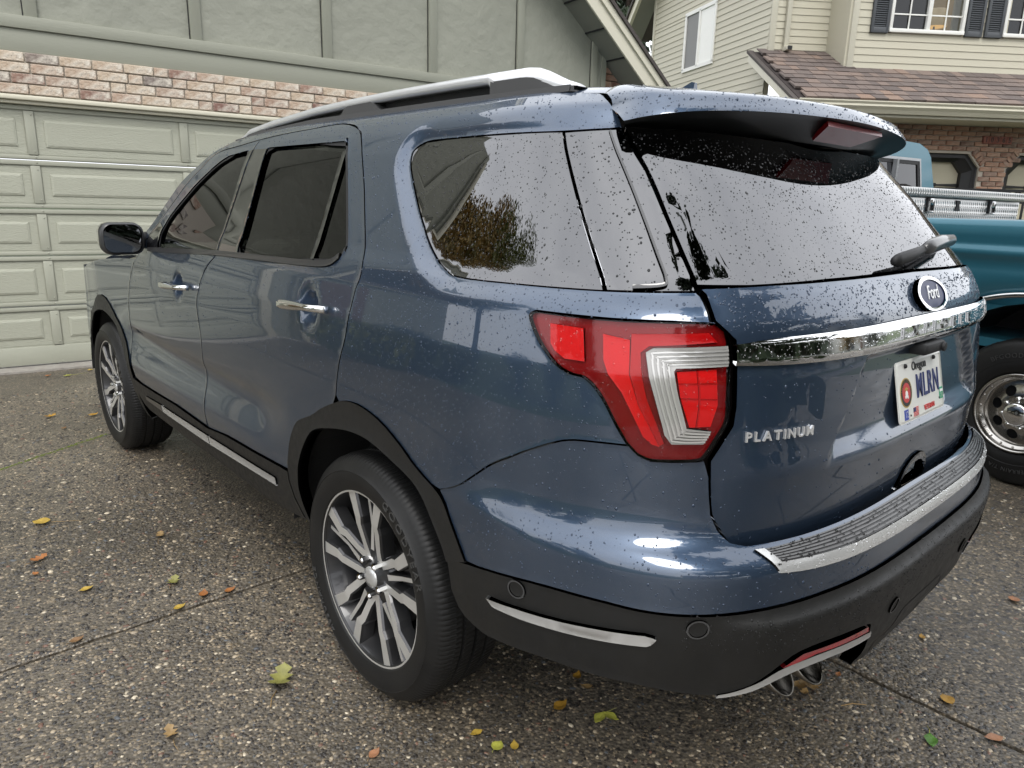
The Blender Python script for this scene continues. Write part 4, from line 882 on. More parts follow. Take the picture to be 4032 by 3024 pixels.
put('rain_drops',476,-.85,-.52,1.31,1.66,False,-.018,poly=[(-.652,1.313),(-.845,1.318),(-.785,1.56),(-.733,1.659),(-.527,1.646)],size=(.0011,.0036),mat=drop_g)
put('rain_drops',4080,-QL-.8,-.75,1.33,1.64,True,-.006,poly=clean(rg),size=(.0008,.0030),mat=drop_g)
put('rain_drops',1768,-QL-.75,-.87,1.235,1.32,True,0,size=(.0011,.0036),poly=clean(gp))
put('rain_drops',612,-QL-.75,-.87,.78,1.17,True,0,dfun=d_gate,size=(.0011,.0030),poly=clean(gp))
put('rain_drops',1020,-QL-.75,-.90,1.172,1.23,True,.006,dfun=d_chrome,poly=clean(chp),size=(.0009,.0024),mat=dropm)
put('rain_drops',1020,-1.3,-.3,.69,.99,False,0,poly=clean(bu+[(-1.3,.69),(-.33,.66)]),size=(.0011,.0034))
put('rain_drops',1292,-QL-.75,-.8,.60,.683,False,0,dfun=d_clad,size=(.0010,.0032),mat=drop_k)
put('rain_drops',340,-QL-.6,-.98,.772,.812,False,.007,size=(.0012,.0036),mat=drop_k)
put('rain_drops',149,-QL-.6,-.99,.748,.77,False,.006,size=(.0012,.0030),mat=dropm)
put('rain_drops',340,-.91,-.49,1.0,1.252,False,.004,poly=clean(lampP),size=(.0010,.0028),mat=dropm)
put('rain_drops',2448,.18,2.3,.95,1.70,False,0,poly=clean(rear_door),nhole=[clean(rwin)],size=(.0014,.0028))
put('rain_drops',1020,1.0,2.4,.95,1.70,False,0,poly=clean(front_door),nhole=[clean(fwin)],size=(.0016,.0028))
put('rain_drops',1224,.3,1.95,1.25,1.65,False,-.012,poly=clean(rwin),size=(.0007,.0016),mat=drop_g)
put('rain_drops',340,.2,2.2,1.69,1.745,False,0,size=(.0010,.003))
# drops along the spoiler edge
k=700; xx=RNG.uniform(-.98,.95,k); tt=RNG.integers(0,6,k); uu=RNG.uniform(0,1,k); P=[];N=[]
for x,t,u in zip(xx,tt,uu):
    r=[np.array(p) for p in spo(x)]; r2=[np.array(p) for p in spo(min(1,x+.04))]; p=r[t%5]*(1-u)+r[t%5+1]*u; d=r[t%5+1]-r[t%5]; e=r2[t%5]-r[t%5]; n_=np.cross(e,d); n_/=np.linalg.norm(n_)+1e-12
    if n_[2]<-.3: n_=-n_
    P.append(p); N.append(n_)
drops('rain_drops',CAR,np.array(P),np.array(N),dsize(k,.0012,.0036),mat=drop_p)
# ------------------------------------------------------------------ ground
def ground_mat():
    m=bpy.data.materials.new('exposed_aggregate'); m.use_nodes=True; t=m.node_tree; N=t.nodes; L=t.links.new; b=N['Principled BSDF']
    g=N.new('ShaderNodeNewGeometry').outputs['Position']
    v=N.new('ShaderNodeTexVoronoi'); v.inputs['Scale'].default_value=95; v.inputs['Randomness'].default_value=1; L(g,v.inputs['Vector'])
    sp=N.new('ShaderNodeSeparateColor'); L(v.outputs['Color'],sp.inputs[0])
    r=N.new('ShaderNodeValToRGB'); cs=[(0,(.040,.034,.028)),(.35,(.084,.072,.058)),(.62,(.145,.122,.095)),(.80,(.205,.17,.122)),(.92,(.28,.22,.15)),(1,(.40,.33,.23))]
    while len(r.color_ramp.elements)<len(cs): r.color_ramp.elements.new(.5)
    for e,(p,c) in zip(r.color_ramp.elements,cs): e.position=p; e.color=(*c,1)
    L(sp.outputs[0],r.inputs[0])
    # mortar between stones
    mr=N.new('ShaderNodeMapRange'); mr.inputs[1].default_value=.35; mr.inputs[2].default_value=.62; L(v.outputs['Distance'],mr.inputs[0])
    mx=N.new('ShaderNodeMix'); mx.data_type='RGBA'; mx.inputs[7].default_value=(.10,.086,.066,1); L(mr.outputs[0],mx.inputs[0]); L(r.outputs[0],mx.inputs[6])
    # stains
    n=N.new('ShaderNodeTexNoise'); n.inputs['Scale'].default_value=.9; n.inputs['Detail'].default_value=5; L(g,n.inputs['Vector'])
    m2=N.new('ShaderNodeMapRange'); m2.inputs[1].default_value=.35; m2.inputs[2].default_value=.7; m2.inputs[3].default_value=.75; m2.inputs[4].default_value=1.4; L(n.outputs[0],m2.inputs[0])
    mu=N.new('ShaderNodeMix'); mu.data_type='RGBA'; mu.blend_type='MULTIPLY'; mu.inputs[0].default_value=1; L(mx.outputs[2],mu.inputs[6]); L(m2.outputs[0],mu.inputs[7]); L(mu.outputs[2],b.inputs['Base Color'])
    b.inputs['Roughness'].default_value=.38
    n2=N.new('ShaderNodeTexNoise'); n2.inputs['Scale'].default_value=1.6; L(g,n2.inputs['Vector']); m3=N.new('ShaderNodeMapRange'); m3.inputs[1].default_value=.35; m3.inputs[2].default_value=.65; m3.inputs[3].default_value=.24; m3.inputs[4].default_value=.5; L(n2.outputs[0],m3.inputs[0]); L(m3.outputs[0],b.inputs['Roughness'])
    bp=N.new('ShaderNodeBump'); bp.inputs['Strength'].default_value=.9; bp.inputs['Distance'].default_value=.004; bp.invert=True; L(v.outputs['Distance'],bp.inputs['Height']); L(bp.outputs[0],b.inputs['Normal'])
    return m
agg=ground_mat()
soil=M('garden_soil',(.03,.024,.018),.9,bump=(8,.6,.05)); lawn=M('lawn_green',(.035,.06,.018),.9,bump=(30,.8,.03),var=(3,(.06,.075,.02),.8)); asphalt=M('wet_asphalt',(.05,.05,.052),.45,bump=(60,.4,.004))
tag(mk('ground',[(-400,-400,-.06),(400,-400,-.06),(400,400,-.06),(-400,400,-.06)],[(0,1,2,3)],lawn),kind='structure')
tag(mk('road',[(-90,-19,-.03),(90,-19,-.03),(90,-11,-.03),(-90,-11,-.03)],[(0,1,2,3)],asphalt),kind='structure')
b=MB(); b.box(-90,90,-11,-10.8,-.05,.06); tag(b.build('kerb',M('kerb_concrete',(.25,.24,.22),.8)),kind='structure')
drv=tag(mk('driveway',[(-4.6,-11,-.035),(9.6,-11,-.035),(9.6,7.2,-.035),(-4.6,7.2,-.035)],[(0,1,2,3)],M('joint_dirt',(.010,.009,.007),.9)),kind='structure')
JX=[-4.58,-2.78,.302,3.36,6.4,9.5]; JY=[-10.98,-8.3,-5.25,-2.22,.81,3.95,7.15]
for i in range(len(JX)-1):
    for j in range(len(JY)-1):
        g_=.0085; b=MB(); x0,x1,y0,y1=JX[i]+g_,JX[i+1]-g_,JY[j]+g_,JY[j+1]-g_
        # wavy edges where the slabs meet
        def edge(a,b_,n,fx): 
            return [fx(a+(b_-a)*k/n,RNG.normal(0,.0022)) for k in range(n)]
        near=(i in (1,2,3) and j in (2,3,4)); n=60 if near else 6
        ring=edge(x0,x1,n,lambda s,e:(s,y0+e))+edge(y0,y1,n,lambda s,e:(x1+e,s))+edge(x1,x0,n,lambda s,e:(s,y1+e))+edge(y1,y0,n,lambda s,e:(x0+e,s)); k=len(ring)
        ins=offset_poly(ring,.004)
        V=[(x,y,0) for x,y in ins]+[(x,y,-.004) for x,y in ring]+[(x,y,-.034) for x,y in ring]
        mk('slab',V,[tuple(range(k))]+[(q,k+q,k+(q+1)%k,(q+1)%k) for q in range(k)]+[(k+q,2*k+q,2*k+(q+1)%k,k+(q+1)%k) for q in range(k)],agg,drv)
# pebbles standing proud of the slabs near the camera
n=230000; px=RNG.uniform(-3.2,2.6,n); py=RNG.uniform(-2.0,4.6,n)
Rm=np.array([[_r2.x,_r2.y,_r2.z],[-_u2.x,-_u2.y,-_u2.z],[_f.x,_f.y,_f.z]]); cc=(np.stack([px,py,0*px],1)-np.array(CAM))@Rm.T
uu=cc[:,0]/cc[:,2]*.6955; vv=cc[:,1]/cc[:,2]*.6955; dist=np.linalg.norm(cc,axis=1)
ok=(cc[:,2]>.3)&(np.abs(uu)<.54)&(np.abs(vv)<.42)&(RNG.uniform(0,1,n)<np.clip((2.3/dist)**2.2,0,1)); ok&=~((np.abs(px)<.8)&(py>-.1)&(py<3.2)&(px>-.7))
ok&=(np.abs(px-.302)>.016)&(np.abs(py-.81)>.016)
px,py,dist=px[ok],py[ok],dist[ok]; n=len(px); size=(.0032+.0052*RNG.beta(1.3,3.0,n))*np.clip(dist/2.3,1,1.5)
pal=np.array([(.034,.030,.027),(.055,.049,.042),(.080,.070,.057),(.115,.098,.075),(.16,.13,.09),(.21,.165,.11),(.33,.27,.19),(.46,.40,.30),(.15,.085,.06),(.08,.085,.09)]); pw=np.array([.22,.22,.17,.12,.09,.06,.045,.022,.02,.033]); pc=pal[RNG.choice(len(pal),n,p=pw/pw.sum())]*RNG.uniform(.75,1.25,(n,1))
seg=6; ang=RNG.uniform(0,6.28,n); el=RNG.uniform(1,1.75,n); V=[]
for rr,hh in ((1,-.0),(.68,.30)):
    for k in range(seg):
        t=2*np.pi*k/seg+.3*RNG.uniform(-1,1,n); x=np.cos(t)*rr*el*size; y=np.sin(t)*rr*size
        V.append(np.stack([px+x*np.cos(ang)-y*np.sin(ang),py+x*np.sin(ang)+y*np.cos(ang),hh*size-.0004],1))
V.append(np.stack([px,py,.42*size],1)); m=len(V); V=np.stack(V,1).reshape(-1,3); f=[]
for k in range(seg):
    f.append((k,(k+1)%seg,seg+(k+1)%seg)); f.append((k,seg+(k+1)%seg,seg+k)); f.append((seg+k,seg+(k+1)%seg,2*seg))
F=(np.array(f)[None]+np.arange(n)[:,None,None]*m).reshape(-1,3)
me=bpy.data.meshes.new('pebbles'); me.vertices.add(len(V)); me.vertices.foreach_set('co',V.ravel()); me.loops.add(F.size); me.loops.foreach_set('vertex_index',F.ravel().astype(np.int32)); me.polygons.add(len(F)); me.polygons.foreach_set('loop_start',np.arange(0,F.size,3,dtype=np.int32)); me.polygons.foreach_set('loop_total',np.full(len(F),3,np.int32)); me.update(calc_edges=True)
me.polygons.foreach_set('use_smooth',[True]*len(F)); at=me.attributes.new('stone','FLOAT_COLOR','POINT'); c4=np.ones((len(V),4)); c4[:,:3]=np.repeat(pc,m,0); at.data.foreach_set('color',c4.ravel())
me.materials.append(M('wet_pebble',(.1,.1,.1),.28,attr='stone',spec=.5)); o=link(bpy.data.objects.new('pebbles',me)); tag(o,'rounded brown and cream pebbles set in the wet driveway','gravel',kind='stuff')
# moss line in a crack
b=MB(); mp=[(-1.62,2.80),(-1.42,2.925),(-1.25,3.015),(-1.10,3.10),(-.97,3.165)]; mp=cr(mp,8)
for k,(x,y) in enumerate(mp[:-1]):
    for s_ in range(7):
        t=RNG.uniform(); X=x+(mp[k+1][0]-x)*t+RNG.normal(0,.006); Y=y+(mp[k+1][1]-y)*t+RNG.normal(0,.006); r=RNG.uniform(.003,.007); b.add([(X-r,Y,0.001),(X,Y-r,.001),(X+r,Y,.001),(X,Y+r,.001),(X,Y,r*.9)],[(0,1,4),(1,2,4),(2,3,4),(3,0,4)])
tag(b.build('moss',M('moss_green',(.10,.13,.02),.9),smooth=True),'thin line of green moss in the driveway crack by the front wheel','moss',kind='stuff')
# ------------------------------------------------------------------ fallen leaves
LC={'yellow':(.46,.31,.05),'gold':(.42,.23,.03),'orange':(.36,.14,.04),'tan':(.34,.22,.09),'olive':(.26,.25,.07),'green':(.08,.20,.025),'peach':(.38,.18,.09),'brown':(.22,.12,.05),'lime':(.42,.42,.07)}
def leaf_mat(c):
    return M('leaf_'+c,LC[c],.5,var=(40,tuple(x*.55 for x in LC[c]),.6),bump=(120,.2,.002))
def blade_outline(kind):
    if kind=='ovate': 
        w_=[0,.16,.26,.30,.27,.20,.10,0]; return [(i/7,x) for i,x in enumerate(w_)]
    if kind=='round':
        w_=[0,.26,.38,.43,.42,.36,.22,0]; return [(i/7,x) for i,x in enumerate(w_)]
    w_=[0,.20,.34,.16,.36,.14,.26,0]; return [(i/7,x) for i,x in enumerate(w_)]
def leaf(x,y,L_,kind,c,rot,curl,label,stem=.4,cat='leaf',fold=.25):
    ol=blade_outline(kind); e=empty('fallen_leaf',(x,y,.006),rot,label,cat,'fallen leaves on the driveway')
    def blade(parent,dx=0,dy=0,a=0,s=1):
        V=[];rows=len(ol); cols=5
        for t,w_ in ol:
            for j in range(cols):
                u=-1+2*j/(cols-1); X=(t)*L_*s; Y=u*w_*L_*s; Z=(abs(u)*w_*fold+curl*(t-.5)**2*1.6-.25*curl+.03*math.sin(9*t+3*u))*L_*s
                X2=X*math.cos(a)-Y*math.sin(a); Y2=X*math.sin(a)+Y*math.cos(a); V.append([dx+X2,dy+Y2,Z])
        zmin=min(v[2] for v in V)
        for v in V: v[2]-=zmin
        F=[(i*cols+j,i*cols+j+1,(i+1)*cols+j+1,(i+1)*cols+j) for i in range(rows-1) for j in range(cols-1)]
        mk('blade',V,F,leaf_mat(c),parent,True)
    if kind=='pair': 
        ol=blade_outline('ovate'); blade(e,.0,0,.5,1); blade(e,0,0,2.0,.95)
    elif kind=='maple':
        ol=blade_outline('lobed')
        for a in (-1.0,-.1,.9,2.3): blade(e,0,0,a,1 if a<1 else .6)
    else: blade(e)
    if stem:
        b=MB(); b.tube([(0,0,.002),(-L_*stem*.5,L_*.05,.004),(-L_*stem,-L_*.02,.002)],[L_*.018,L_*.014,L_*.012],5); b.build('stem',leaf_mat('tan') if c not in ('green','lime') else leaf_mat('lime'),e,True)
    return e
LF=[(-1.483,1.921,.075,'round','yellow',2.6,.3,'yellow leaf with a very long straight stem, nearest the left edge',1.8),
(-1.154,1.452,.055,'lobed','tan',1.2,.4,'dry tan leaf with curved stem midway between the wheels',1.2),
(-1.622,1.538,.070,'lobed','orange',.4,.5,'crumpled orange leaf at the far left edge of the driveway',.3),
(-1.615,1.412,.035,'ovate','orange',1.9,.3,'small orange leaf just below the crumpled orange leaf at left edge',.3),
(-1.52,1.17,.05,'ovate','yellow',.2,.3,'flat pale yellow leaf between left edge and the joint',.2),
(-1.245,.996,.065,'lobed','olive',1.0,.6,'wilted grey-green leaf just behind the joint',.3),
(-1.182,.837,.055,'ovate','orange',1.1,.4,'upright orange leaf caught in the joint, middle one of three',.2),
(-1.292,.817,.05,'ovate','yellow',.3,.3,'yellow leaf in the joint, left of the upright orange one',.2),
(-1.108,.818,.05,'ovate','orange',.3,.4,'long orange leaf in the joint, nearest the rear wheel',.4),
(-1.62,.824,.05,'ovate','brown',.3,.4,'rusty brown leaf lying in the joint at far left',.2),
(-1.196,.159,.105,'lobed','olive',.9,.6,'large crumpled yellow-green leaf left of the rear wheel',.7),
(-1.499,.146,.055,'lobed','tan',1.5,.8,'folded dry leaf at the bottom left of the picture',.9),
(-1.124,-.264,.045,'ovate','peach',.4,.3,'peach coloured leaf at the bottom edge left of centre',.2),
(-.607,-.451,.060,'ovate','gold',.1,.3,'golden leaf with a reddish tip behind the rear wheel',.1),
(-.455,-.395,.045,'ovate','gold',.5,.5,'small golden leaf close under the bumper corner',.1),
(-.44,-.455,.04,'ovate','tan',2.2,.6,'folded tan leaf next to the golden one under the bumper',.1),
(-.501,-.552,.055,'pair','lime',2.9,.2,'pair of fresh green leaflets on one stem',.9),
(-.823,-.377,.040,'ovate','yellow',2.9,.3,'yellow leaf above the two leaves at the bottom edge',.2),
(-.849,-.457,.040,'round','lime',.3,.3,'greenish yellow leaf at the bottom edge, left of a pair',.2),
(-.805,-.496,.040,'ovate','yellow',.9,.4,'curled yellow leaf at the bottom edge, right of a pair',.2),
(.072,-.897,.060,'maple','tan',.8,.7,'large curled brown maple leaf below the exhaust tips',.7),
(.354,-1.223,.048,'round','gold',.9,.15,'round golden leaf lying on the right hand joint',.1),
(.161,-1.223,.060,'ovate','green',3.6,.15,'single bright green leaf at lower right',.6),
(.306,-1.37,.055,'ovate','peach',2.4,.3,'narrow orange leaf in the joint at the right edge',.1),
(-.986,5.063,.055,'ovate','orange',.3,.4,'orange leaf near the garage door, left of the pale stem',.1),
(-1.202,3.761,.075,'lobed','gold',.3,.5,'golden orange leaf left of the front wheel',.2),
(-.664,5.1,.045,'round','yellow',.3,.2,'yellow leaf by the garage apron beside the front tyre',.1),
(-.973,3.629,.075,'ovate','gold',.4,.4,'yellow and orange leaf right beside the front wheel',.3),
(-.804,4.993,.06,'ovate','lime',3.3,.2,'green leaf with a long pale stem near the garage door',2.0),
(-.58,1.206,.045,'ovate','lime',.5,.3,'lime leaf under the car ahead of the rear wheel',.1),
(.662,-1.035,.035,'ovate','gold',.5,.3,'small ochre leaf behind the bumper on the right slab',.1),
(1.22,-1.18,.045,'round','peach',.5,.3,'pinkish leaf at the right edge of the driveway',.1),
(-1.162,3.414,.05,'ovate','brown',1.0,.4,'brown leaf between the moss line and the golden leaf',.1),
(.215,-.93,.03,'ovate','orange',.2,.3,'tiny orange leaf in the right joint below the bumper',.1)]
for i,(x,y,L_,k,c,rot,cu,lab,st) in enumerate(LF): leaf(x,y,L_,k,c,rot,cu,lab,st)
b=MB(); b.tube([(.085,-1.0,.006),(.12,-1.02,.008),(.15,-1.05,.006)],[.0015,.002,.0012],6); tag(b.build('twig',leaf_mat('tan'),smooth=True),'thin straw coloured twig right of the brown maple leaf','twig')
# ------------------------------------------------------------------ home garage house
sage=M('sage_paint',(.34,.345,.28),.55,bump=(30,.25,.004),var=(1.4,(.26,.262,.21),.55)); sage_d=M('sage_stucco',(.275,.28,.23),.7,bump=(9,.9,.016),var=(.8,(.20,.205,.17),.5)); sage_b=M('sage_board',(.255,.26,.21),.6,bump=(18,.25,.005),stretch=(1,1,6))
sagegrain=M('sage_woodgrain',(.355,.36,.29),.5,bump=(26,.7,.006),stretch=(1,1,7))
cream=M('cream_trim',(.58,.55,.44),.5,bump=(20,.08,.003)); mortar=M('mortar',(.42,.38,.32),.9,bump=(120,.4,.004)); soffm=M('soffit_grey',(.20,.20,.17),.7)
brickm=M('tan_brick',(.4,.3,.2),.85,ramp=[(0,(.19,.10,.08)),(.10,(.33,.22,.165)),(.25,(.41,.30,.225)),(.5,(.46,.36,.265)),(.78,(.50,.41,.31)),(.90,(.36,.26,.20)),(.955,(.22,.18,.155)),(1,(.12,.12,.13))],var=(17,(.60,.55,.47),.85),bump=(45,.9,.012))
brickr=M('red_brick',(.3,.15,.1),.85,ramp=[(0,(.10,.06,.045)),(.2,(.19,.10,.07)),(.5,(.30,.16,.105)),(.8,(.36,.21,.14)),(1,(.22,.14,.11))],var=(16,(.42,.33,.26),.5),bump=(45,.8,.010))
HS=empty('garage_house',(-.814,5.469,0),math.radians(-7.5),'sage green house with a brick band above its wide garage door','house')
gd=bpy.data.objects.new('garage_door',None); link(gd,HS)
ZB=[.022,.53,.952,1.338,1.725,2.150]; CA=[-2.325,-1.155,.023,1.18,2.345]
for j in range(5):
    z0,z1=ZB[j],ZB[j+1]; b=MB(); b.box(-2.36,2.38,.012,.05,z0+.003,z1-.003); b.build('door_section',sage,gd)
    # rails and stiles
    b=MB(); b.box(-2.36,2.38,-.004,.012,z1-.040,z1-.006,bev=.003); b.build('door_rail',sage,gd,auto=40)
    b=MB(); b.box(-2.36,2.38,-.004,.012,z0+.006,z0+(.16 if j==0 else .034),bev=.003); b.build('door_rail',sage,gd,auto=40)
    zz0=z0+(.165 if j==0 else .038); zz1=z1-.045
    for i in range(5):
        c=CA[i]; wd=.034; b=MB(); b.box(c-wd,c+wd,-.0045,.012,zz0+.003,zz1-.0,bev=.004); b.build('door_stile',sage,gd,auto=40)
        for dz in (zz0+.03,zz1-.03,z0+.02,z1-.02):
            b=MB(); b.lathe([(-.004,.007),(-.0085,.005),(-.0095,.0005)],8,'y',(c+.015,0,dz)); b.build('rivet',sage,gd,True)
    for i in range(4):
        x0,x1=CA[i]+.04,CA[i+1]-.04; zi0,zi1=zz0+.008,zz1-.008
        def fr(a,y): return [(x0+a,y,zi0+a),(x1-a,y,zi0+a),(x1-a,y,zi1-a),(x0+a,y,zi1-a)]
        V=fr(0,.010)+fr(.055,.010)+fr(.058,.004)+fr(.075,-.001); mk('door_panel',V,[(k*4+q,k*4+(q+1)%4,(k+1)*4+(q+1)%4,(k+1)*4+q) for k in range(3) for q in range(4)]+[(12,13,14,15)],sagegrain,gd)
b=MB(); b.box(-2.6,2.55,-.05,.06,2.150,2.178,bev=.006); b.box(-2.6,2.55,-.085,.06,2.178,2.215,bev=.008); b.build('door_head_trim',cream,HS,auto=40)
b=MB(); b.box(2.38,2.50,-.06,.06,0,2.15,bev=.006); b.build('door_side_trim',cream,HS,auto=40)
b=MB(); b.box(-2.48,-2.36,-.06,.06,0,2.15,bev=.006); b.build('door_side_trim',cream,HS,auto=40)
apr=M('apron_concrete',(.30,.28,.25),.75,bump=(60,.6,.004),var=(20,(.2,.18,.16),.6))
b=MB(); b.box(-3.2,2.6,-.19,.1,-.03,.016); tag(b.build('garage_apron',apr),kind='structure'); bpy.data.objects['garage_apron'].parent=HS
# brick band
bm_=MB(); bm_.box(-2.75,7.0,-.062,.1,2.216,2.535); bb_=bm_.build('brick_band',mortar,HS)
pitch=.0795; me_b={}
def brick_mesh(L_,H_,D_,mat,key):
    if key in me_b: return me_b[key]
    bm=bmesh.new(); bmesh.ops.create_cube(bm,size=1)
    for v in bm.verts: v.co=Vector((v.co.x*L_,v.co.y*D_,v.co.z*H_))
    bmesh.ops.bevel(bm,geom=bm.edges[:],offset=.004,segments=1,affect='EDGES'); me=bpy.data.meshes.new('brick'); bm.to_mesh(me); bm.free(); me.materials.append(mat); me_b[key]=me; return me
def put_brick(parent,x,y,z,L_,H_,mat,D_=.03,rot=None):
    o=bpy.data.objects.new('brick',brick_mesh(round(L_,3),H_,D_,mat,(round(L_,3),H_,D_,mat.name))); link(o,parent); o.location=(x,y,z)
    if rot: o.rotation_euler=rot
    return o
bl=.230
for r in range(4):
    z=2.219+pitch*(r+.5); x=-.75-(.12 if r%2 else 0)+random.uniform(-.02,.02)
    while x<4.6:
        L_=bl if random.random()>.12 else bl*.5
        put_brick(bb_,x+L_/2,-.064+random.uniform(-.003,.003),z,L_-.010,pitch-.010,brickm); x+=L_
# upper wall
b=MB(); b.box(-2.75,6.03,-.055,.1,2.537,2.705,bev=.004); b.build('band_board',sage_b,HS,auto=40)
b=MB(); b.box(-2.75,6.03,-.075,.1,2.706,2.800,bev=.005); b.build('ledge_board',sage_b,HS,auto=40)
def rz(a): return 3.727-.797*(a-5.43)   # underside of the rake on its own plane
pts=[(-2.75,2.80),(6.03,2.80),(6.03,3.36)]+[(5.0,4.18),(2.2,6.4),(-2.75,6.4)]
b=MB(); b.prism(pts,-.03,.1,lambda u,v,h:(u,h,v)); recalc(b.build('upper_wall',sage_d,HS))
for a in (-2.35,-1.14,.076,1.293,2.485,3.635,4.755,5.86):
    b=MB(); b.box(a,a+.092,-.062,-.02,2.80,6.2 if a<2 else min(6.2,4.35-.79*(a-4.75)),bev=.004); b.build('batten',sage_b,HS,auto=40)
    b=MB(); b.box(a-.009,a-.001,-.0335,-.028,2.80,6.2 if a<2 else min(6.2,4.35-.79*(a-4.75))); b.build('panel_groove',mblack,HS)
# rake overhang
b=MB(); R0,R1=(1.9,6.54),(7.35,2.197)
def rake(off0,off1,y0,y1,nm,mt):
    b=MB(); d=Vector((R1[0]-R0[0],R1[1]-R0[1])).normalized(); n_=Vector((-d.y,d.x)); n_=n_ if n_.y>0 else -n_
    P=[Vector(R0)+n_*off0,Vector(R1)+n_*off0,Vector(R1)+n_*off1,Vector(R0)+n_*off1]; b.prism([(p.x,p.y) for p in P],y0,y1,lambda u,v,h:(u,h,v)); return recalc(b.build(nm,mt,HS))
rake(0,.145,-.42,-.395,'rake_board',cream); rake(.145,.225,-.445,-.395,'rake_moulding',cream); rake(.225,.265,-.47,3.0,'roof_edge',M('roof_shingle_dark',(.06,.05,.045),.8,bump=(40,.5,.01))); rake(.02,.05,-.395,.1,'soffit',soffm)
for k in range(16):
    d=Vector((R1[0]-R0[0],R1[1]-R0[1])); p=Vector(R0)+d*(k/16+.02); b=MB(); b.box(p.x-.004,p.x+.004,-.39,.0,p.y+.01,p.y+.03); b.build('soffit_seam',mblack,HS)
# stepped brickwork under the rake
sb=MB(); sb.box(6.035,6.06,.05,.3,2.2,3.3); sbo=sb.build('brick_return',mortar,HS)
for r in range(15):
    z=2.24+.077*r; xe=6.06+min(1.2,max(.12,(3.36-z)*.95)); x=6.045-(.0 if r%2 else .11); mm=None
    while x<xe:
        put_brick(sbo,x+.105,.03+random.uniform(-.003,.003),z+.038,.20,.066,brickr,.05); x+=.21
b=MB(); b.box(6.04,8.5,.06,.3,2.0,2.3); b.box(6.03,6.10,-.05,.1,2.0,3.33); b.build('corner_board',sage_b,HS)
b=MB(); b.box(-2.75,-2.48,-.03,.1,0,2.22); b.box(2.5,7.2,-.03,.1,0,2.22); b.build('lower_wall',sage_d,HS)
b=MB(); b.box(-2.87,-2.75,-.09,6.0,0,6.4); b.build('side_wall',sage_d,HS)
b=MB(); b.tube([(-2.85,-.14,0.05),(-2.85,-.14,2.9),(-2.85,-.14,6.2)],.045,8); b.build('downspout',cream,HS)
# entry wing set back on the left (seen in reflections)
b=MB(); b.box(-9.5,-2.87,3.0,3.2,0,3.1); b.build('entry_wall',sage_d,HS)
b=MB(); b.box(-9.5,-2.87,2.5,2.62,2.95,3.12); b.build('entry_gutter',cream,HS)
b=MB(); b.prism([(2.5,3.1),(6,5.0),(6,5.1),(2.45,3.2)],-9.6,-2.87,lambda u,v,h:(h,u,v)); recalc(b.build('entry_roof',M('roof_shingle_dark'),HS))
b=MB(); b.box(-6.2,-5.2,2.95,3.02,0,2.1,bev=.01); b.build('front_door',M('door_brown',(.12,.05,.025),.4),HS,auto=40)
# ------------------------------------------------------------------ neighbouring house
NB=empty('neighbour_house',(-1.9434,-1.6997,0),math.radians(-37.7),'beige clapboard house with brick base and brown shingled skirt roof','house')
vinyl=M('beige_siding',(.47,.445,.35),.55,bump=(60,.12,.002),stretch=(1,1,8),objvar=.03); wtrim=M('white_vinyl',(.72,.72,.68),.4); btrim=M('beige_corner_board',(.50,.48,.39),.5)
dgrey=M('charcoal_shutter',(.062,.068,.075),.5); dark_room=M('dark_room',(.03,.026,.022),.9); warm_room=M('ochre_room',(.20,.14,.06),.9)
def lap(parent,p0,d,n,L_,z0,z1,step=.0975,cut=None,th=.012):
    """clapboards on a vertical wall: p0 start (x,y), d direction, n outward normal"""
    z=z0
    while z<z1-.01:
        h=min(step,z1-z); s0,s1=(0,L_) if cut is None else cut(z)
        if s1-s0>.05:
            q=[]
            for s in (s0,s1):
                for (o_,zz) in ((0,z),(th,z),(th*.9,z+.006),(.001,z+h+.008),(0,z+h+.008)): q.append((p0[0]+d[0]*s+n[0]*o_,p0[1]+d[1]*s+n[1]*o_,zz))
            o=mk('clapboard',q,[(0,1,2,3,4),(9,8,7,6,5)]+[(k,5+k,5+(k+1)%5,(k+1)%5) for k in range(5)],vinyl,parent); recalc(o)
        z+=step
def wallp(nm,p0,p1,z0,z1,t=.1,mt=None,par=None):
    d=Vector((p1[0]-p0[0],p1[1]-p0[1])); n_=Vector((-d.y,d.x)).normalized()*t; b=MB(); P=[p0,p1,(p1[0]+n_.x,p1[1]+n_.y),(p0[0]+n_.x,p0[1]+n_.y)]
    b.prism(P,z0,z1,lambda u,v,h:(u,v,h)); return recalc(b.build(nm,mt or vinyl,par or NB))
# upper front wall
w1=wallp('upper_front_wall',(5.55,10.7),(5.9,10.7),3.4,6.2); wallp('upper_front_wall',(7.72,10.7),(7.90,10.7),3.4,6.2)
def w1cut(a0,a1): return lambda z:(a0,a1)
lap(w1,(5.60,10.7),(1,0),(0,-1),3.6,3.50,3.99)
for (a0,a1) in ((5.60,6.09),(7.235,7.80)): lap(w1,(a0,10.7),(1,0),(0,-1),a1-a0,3.99,5.2)
wallp('upper_front_wall',(5.9,10.72),(9.2,10.72),3.4,4.0)
b=MB(); b.box(5.545,5.635,10.672,10.72,3.46,6.2,bev=.006); b.build('corner_board',btrim,NB,auto=40)
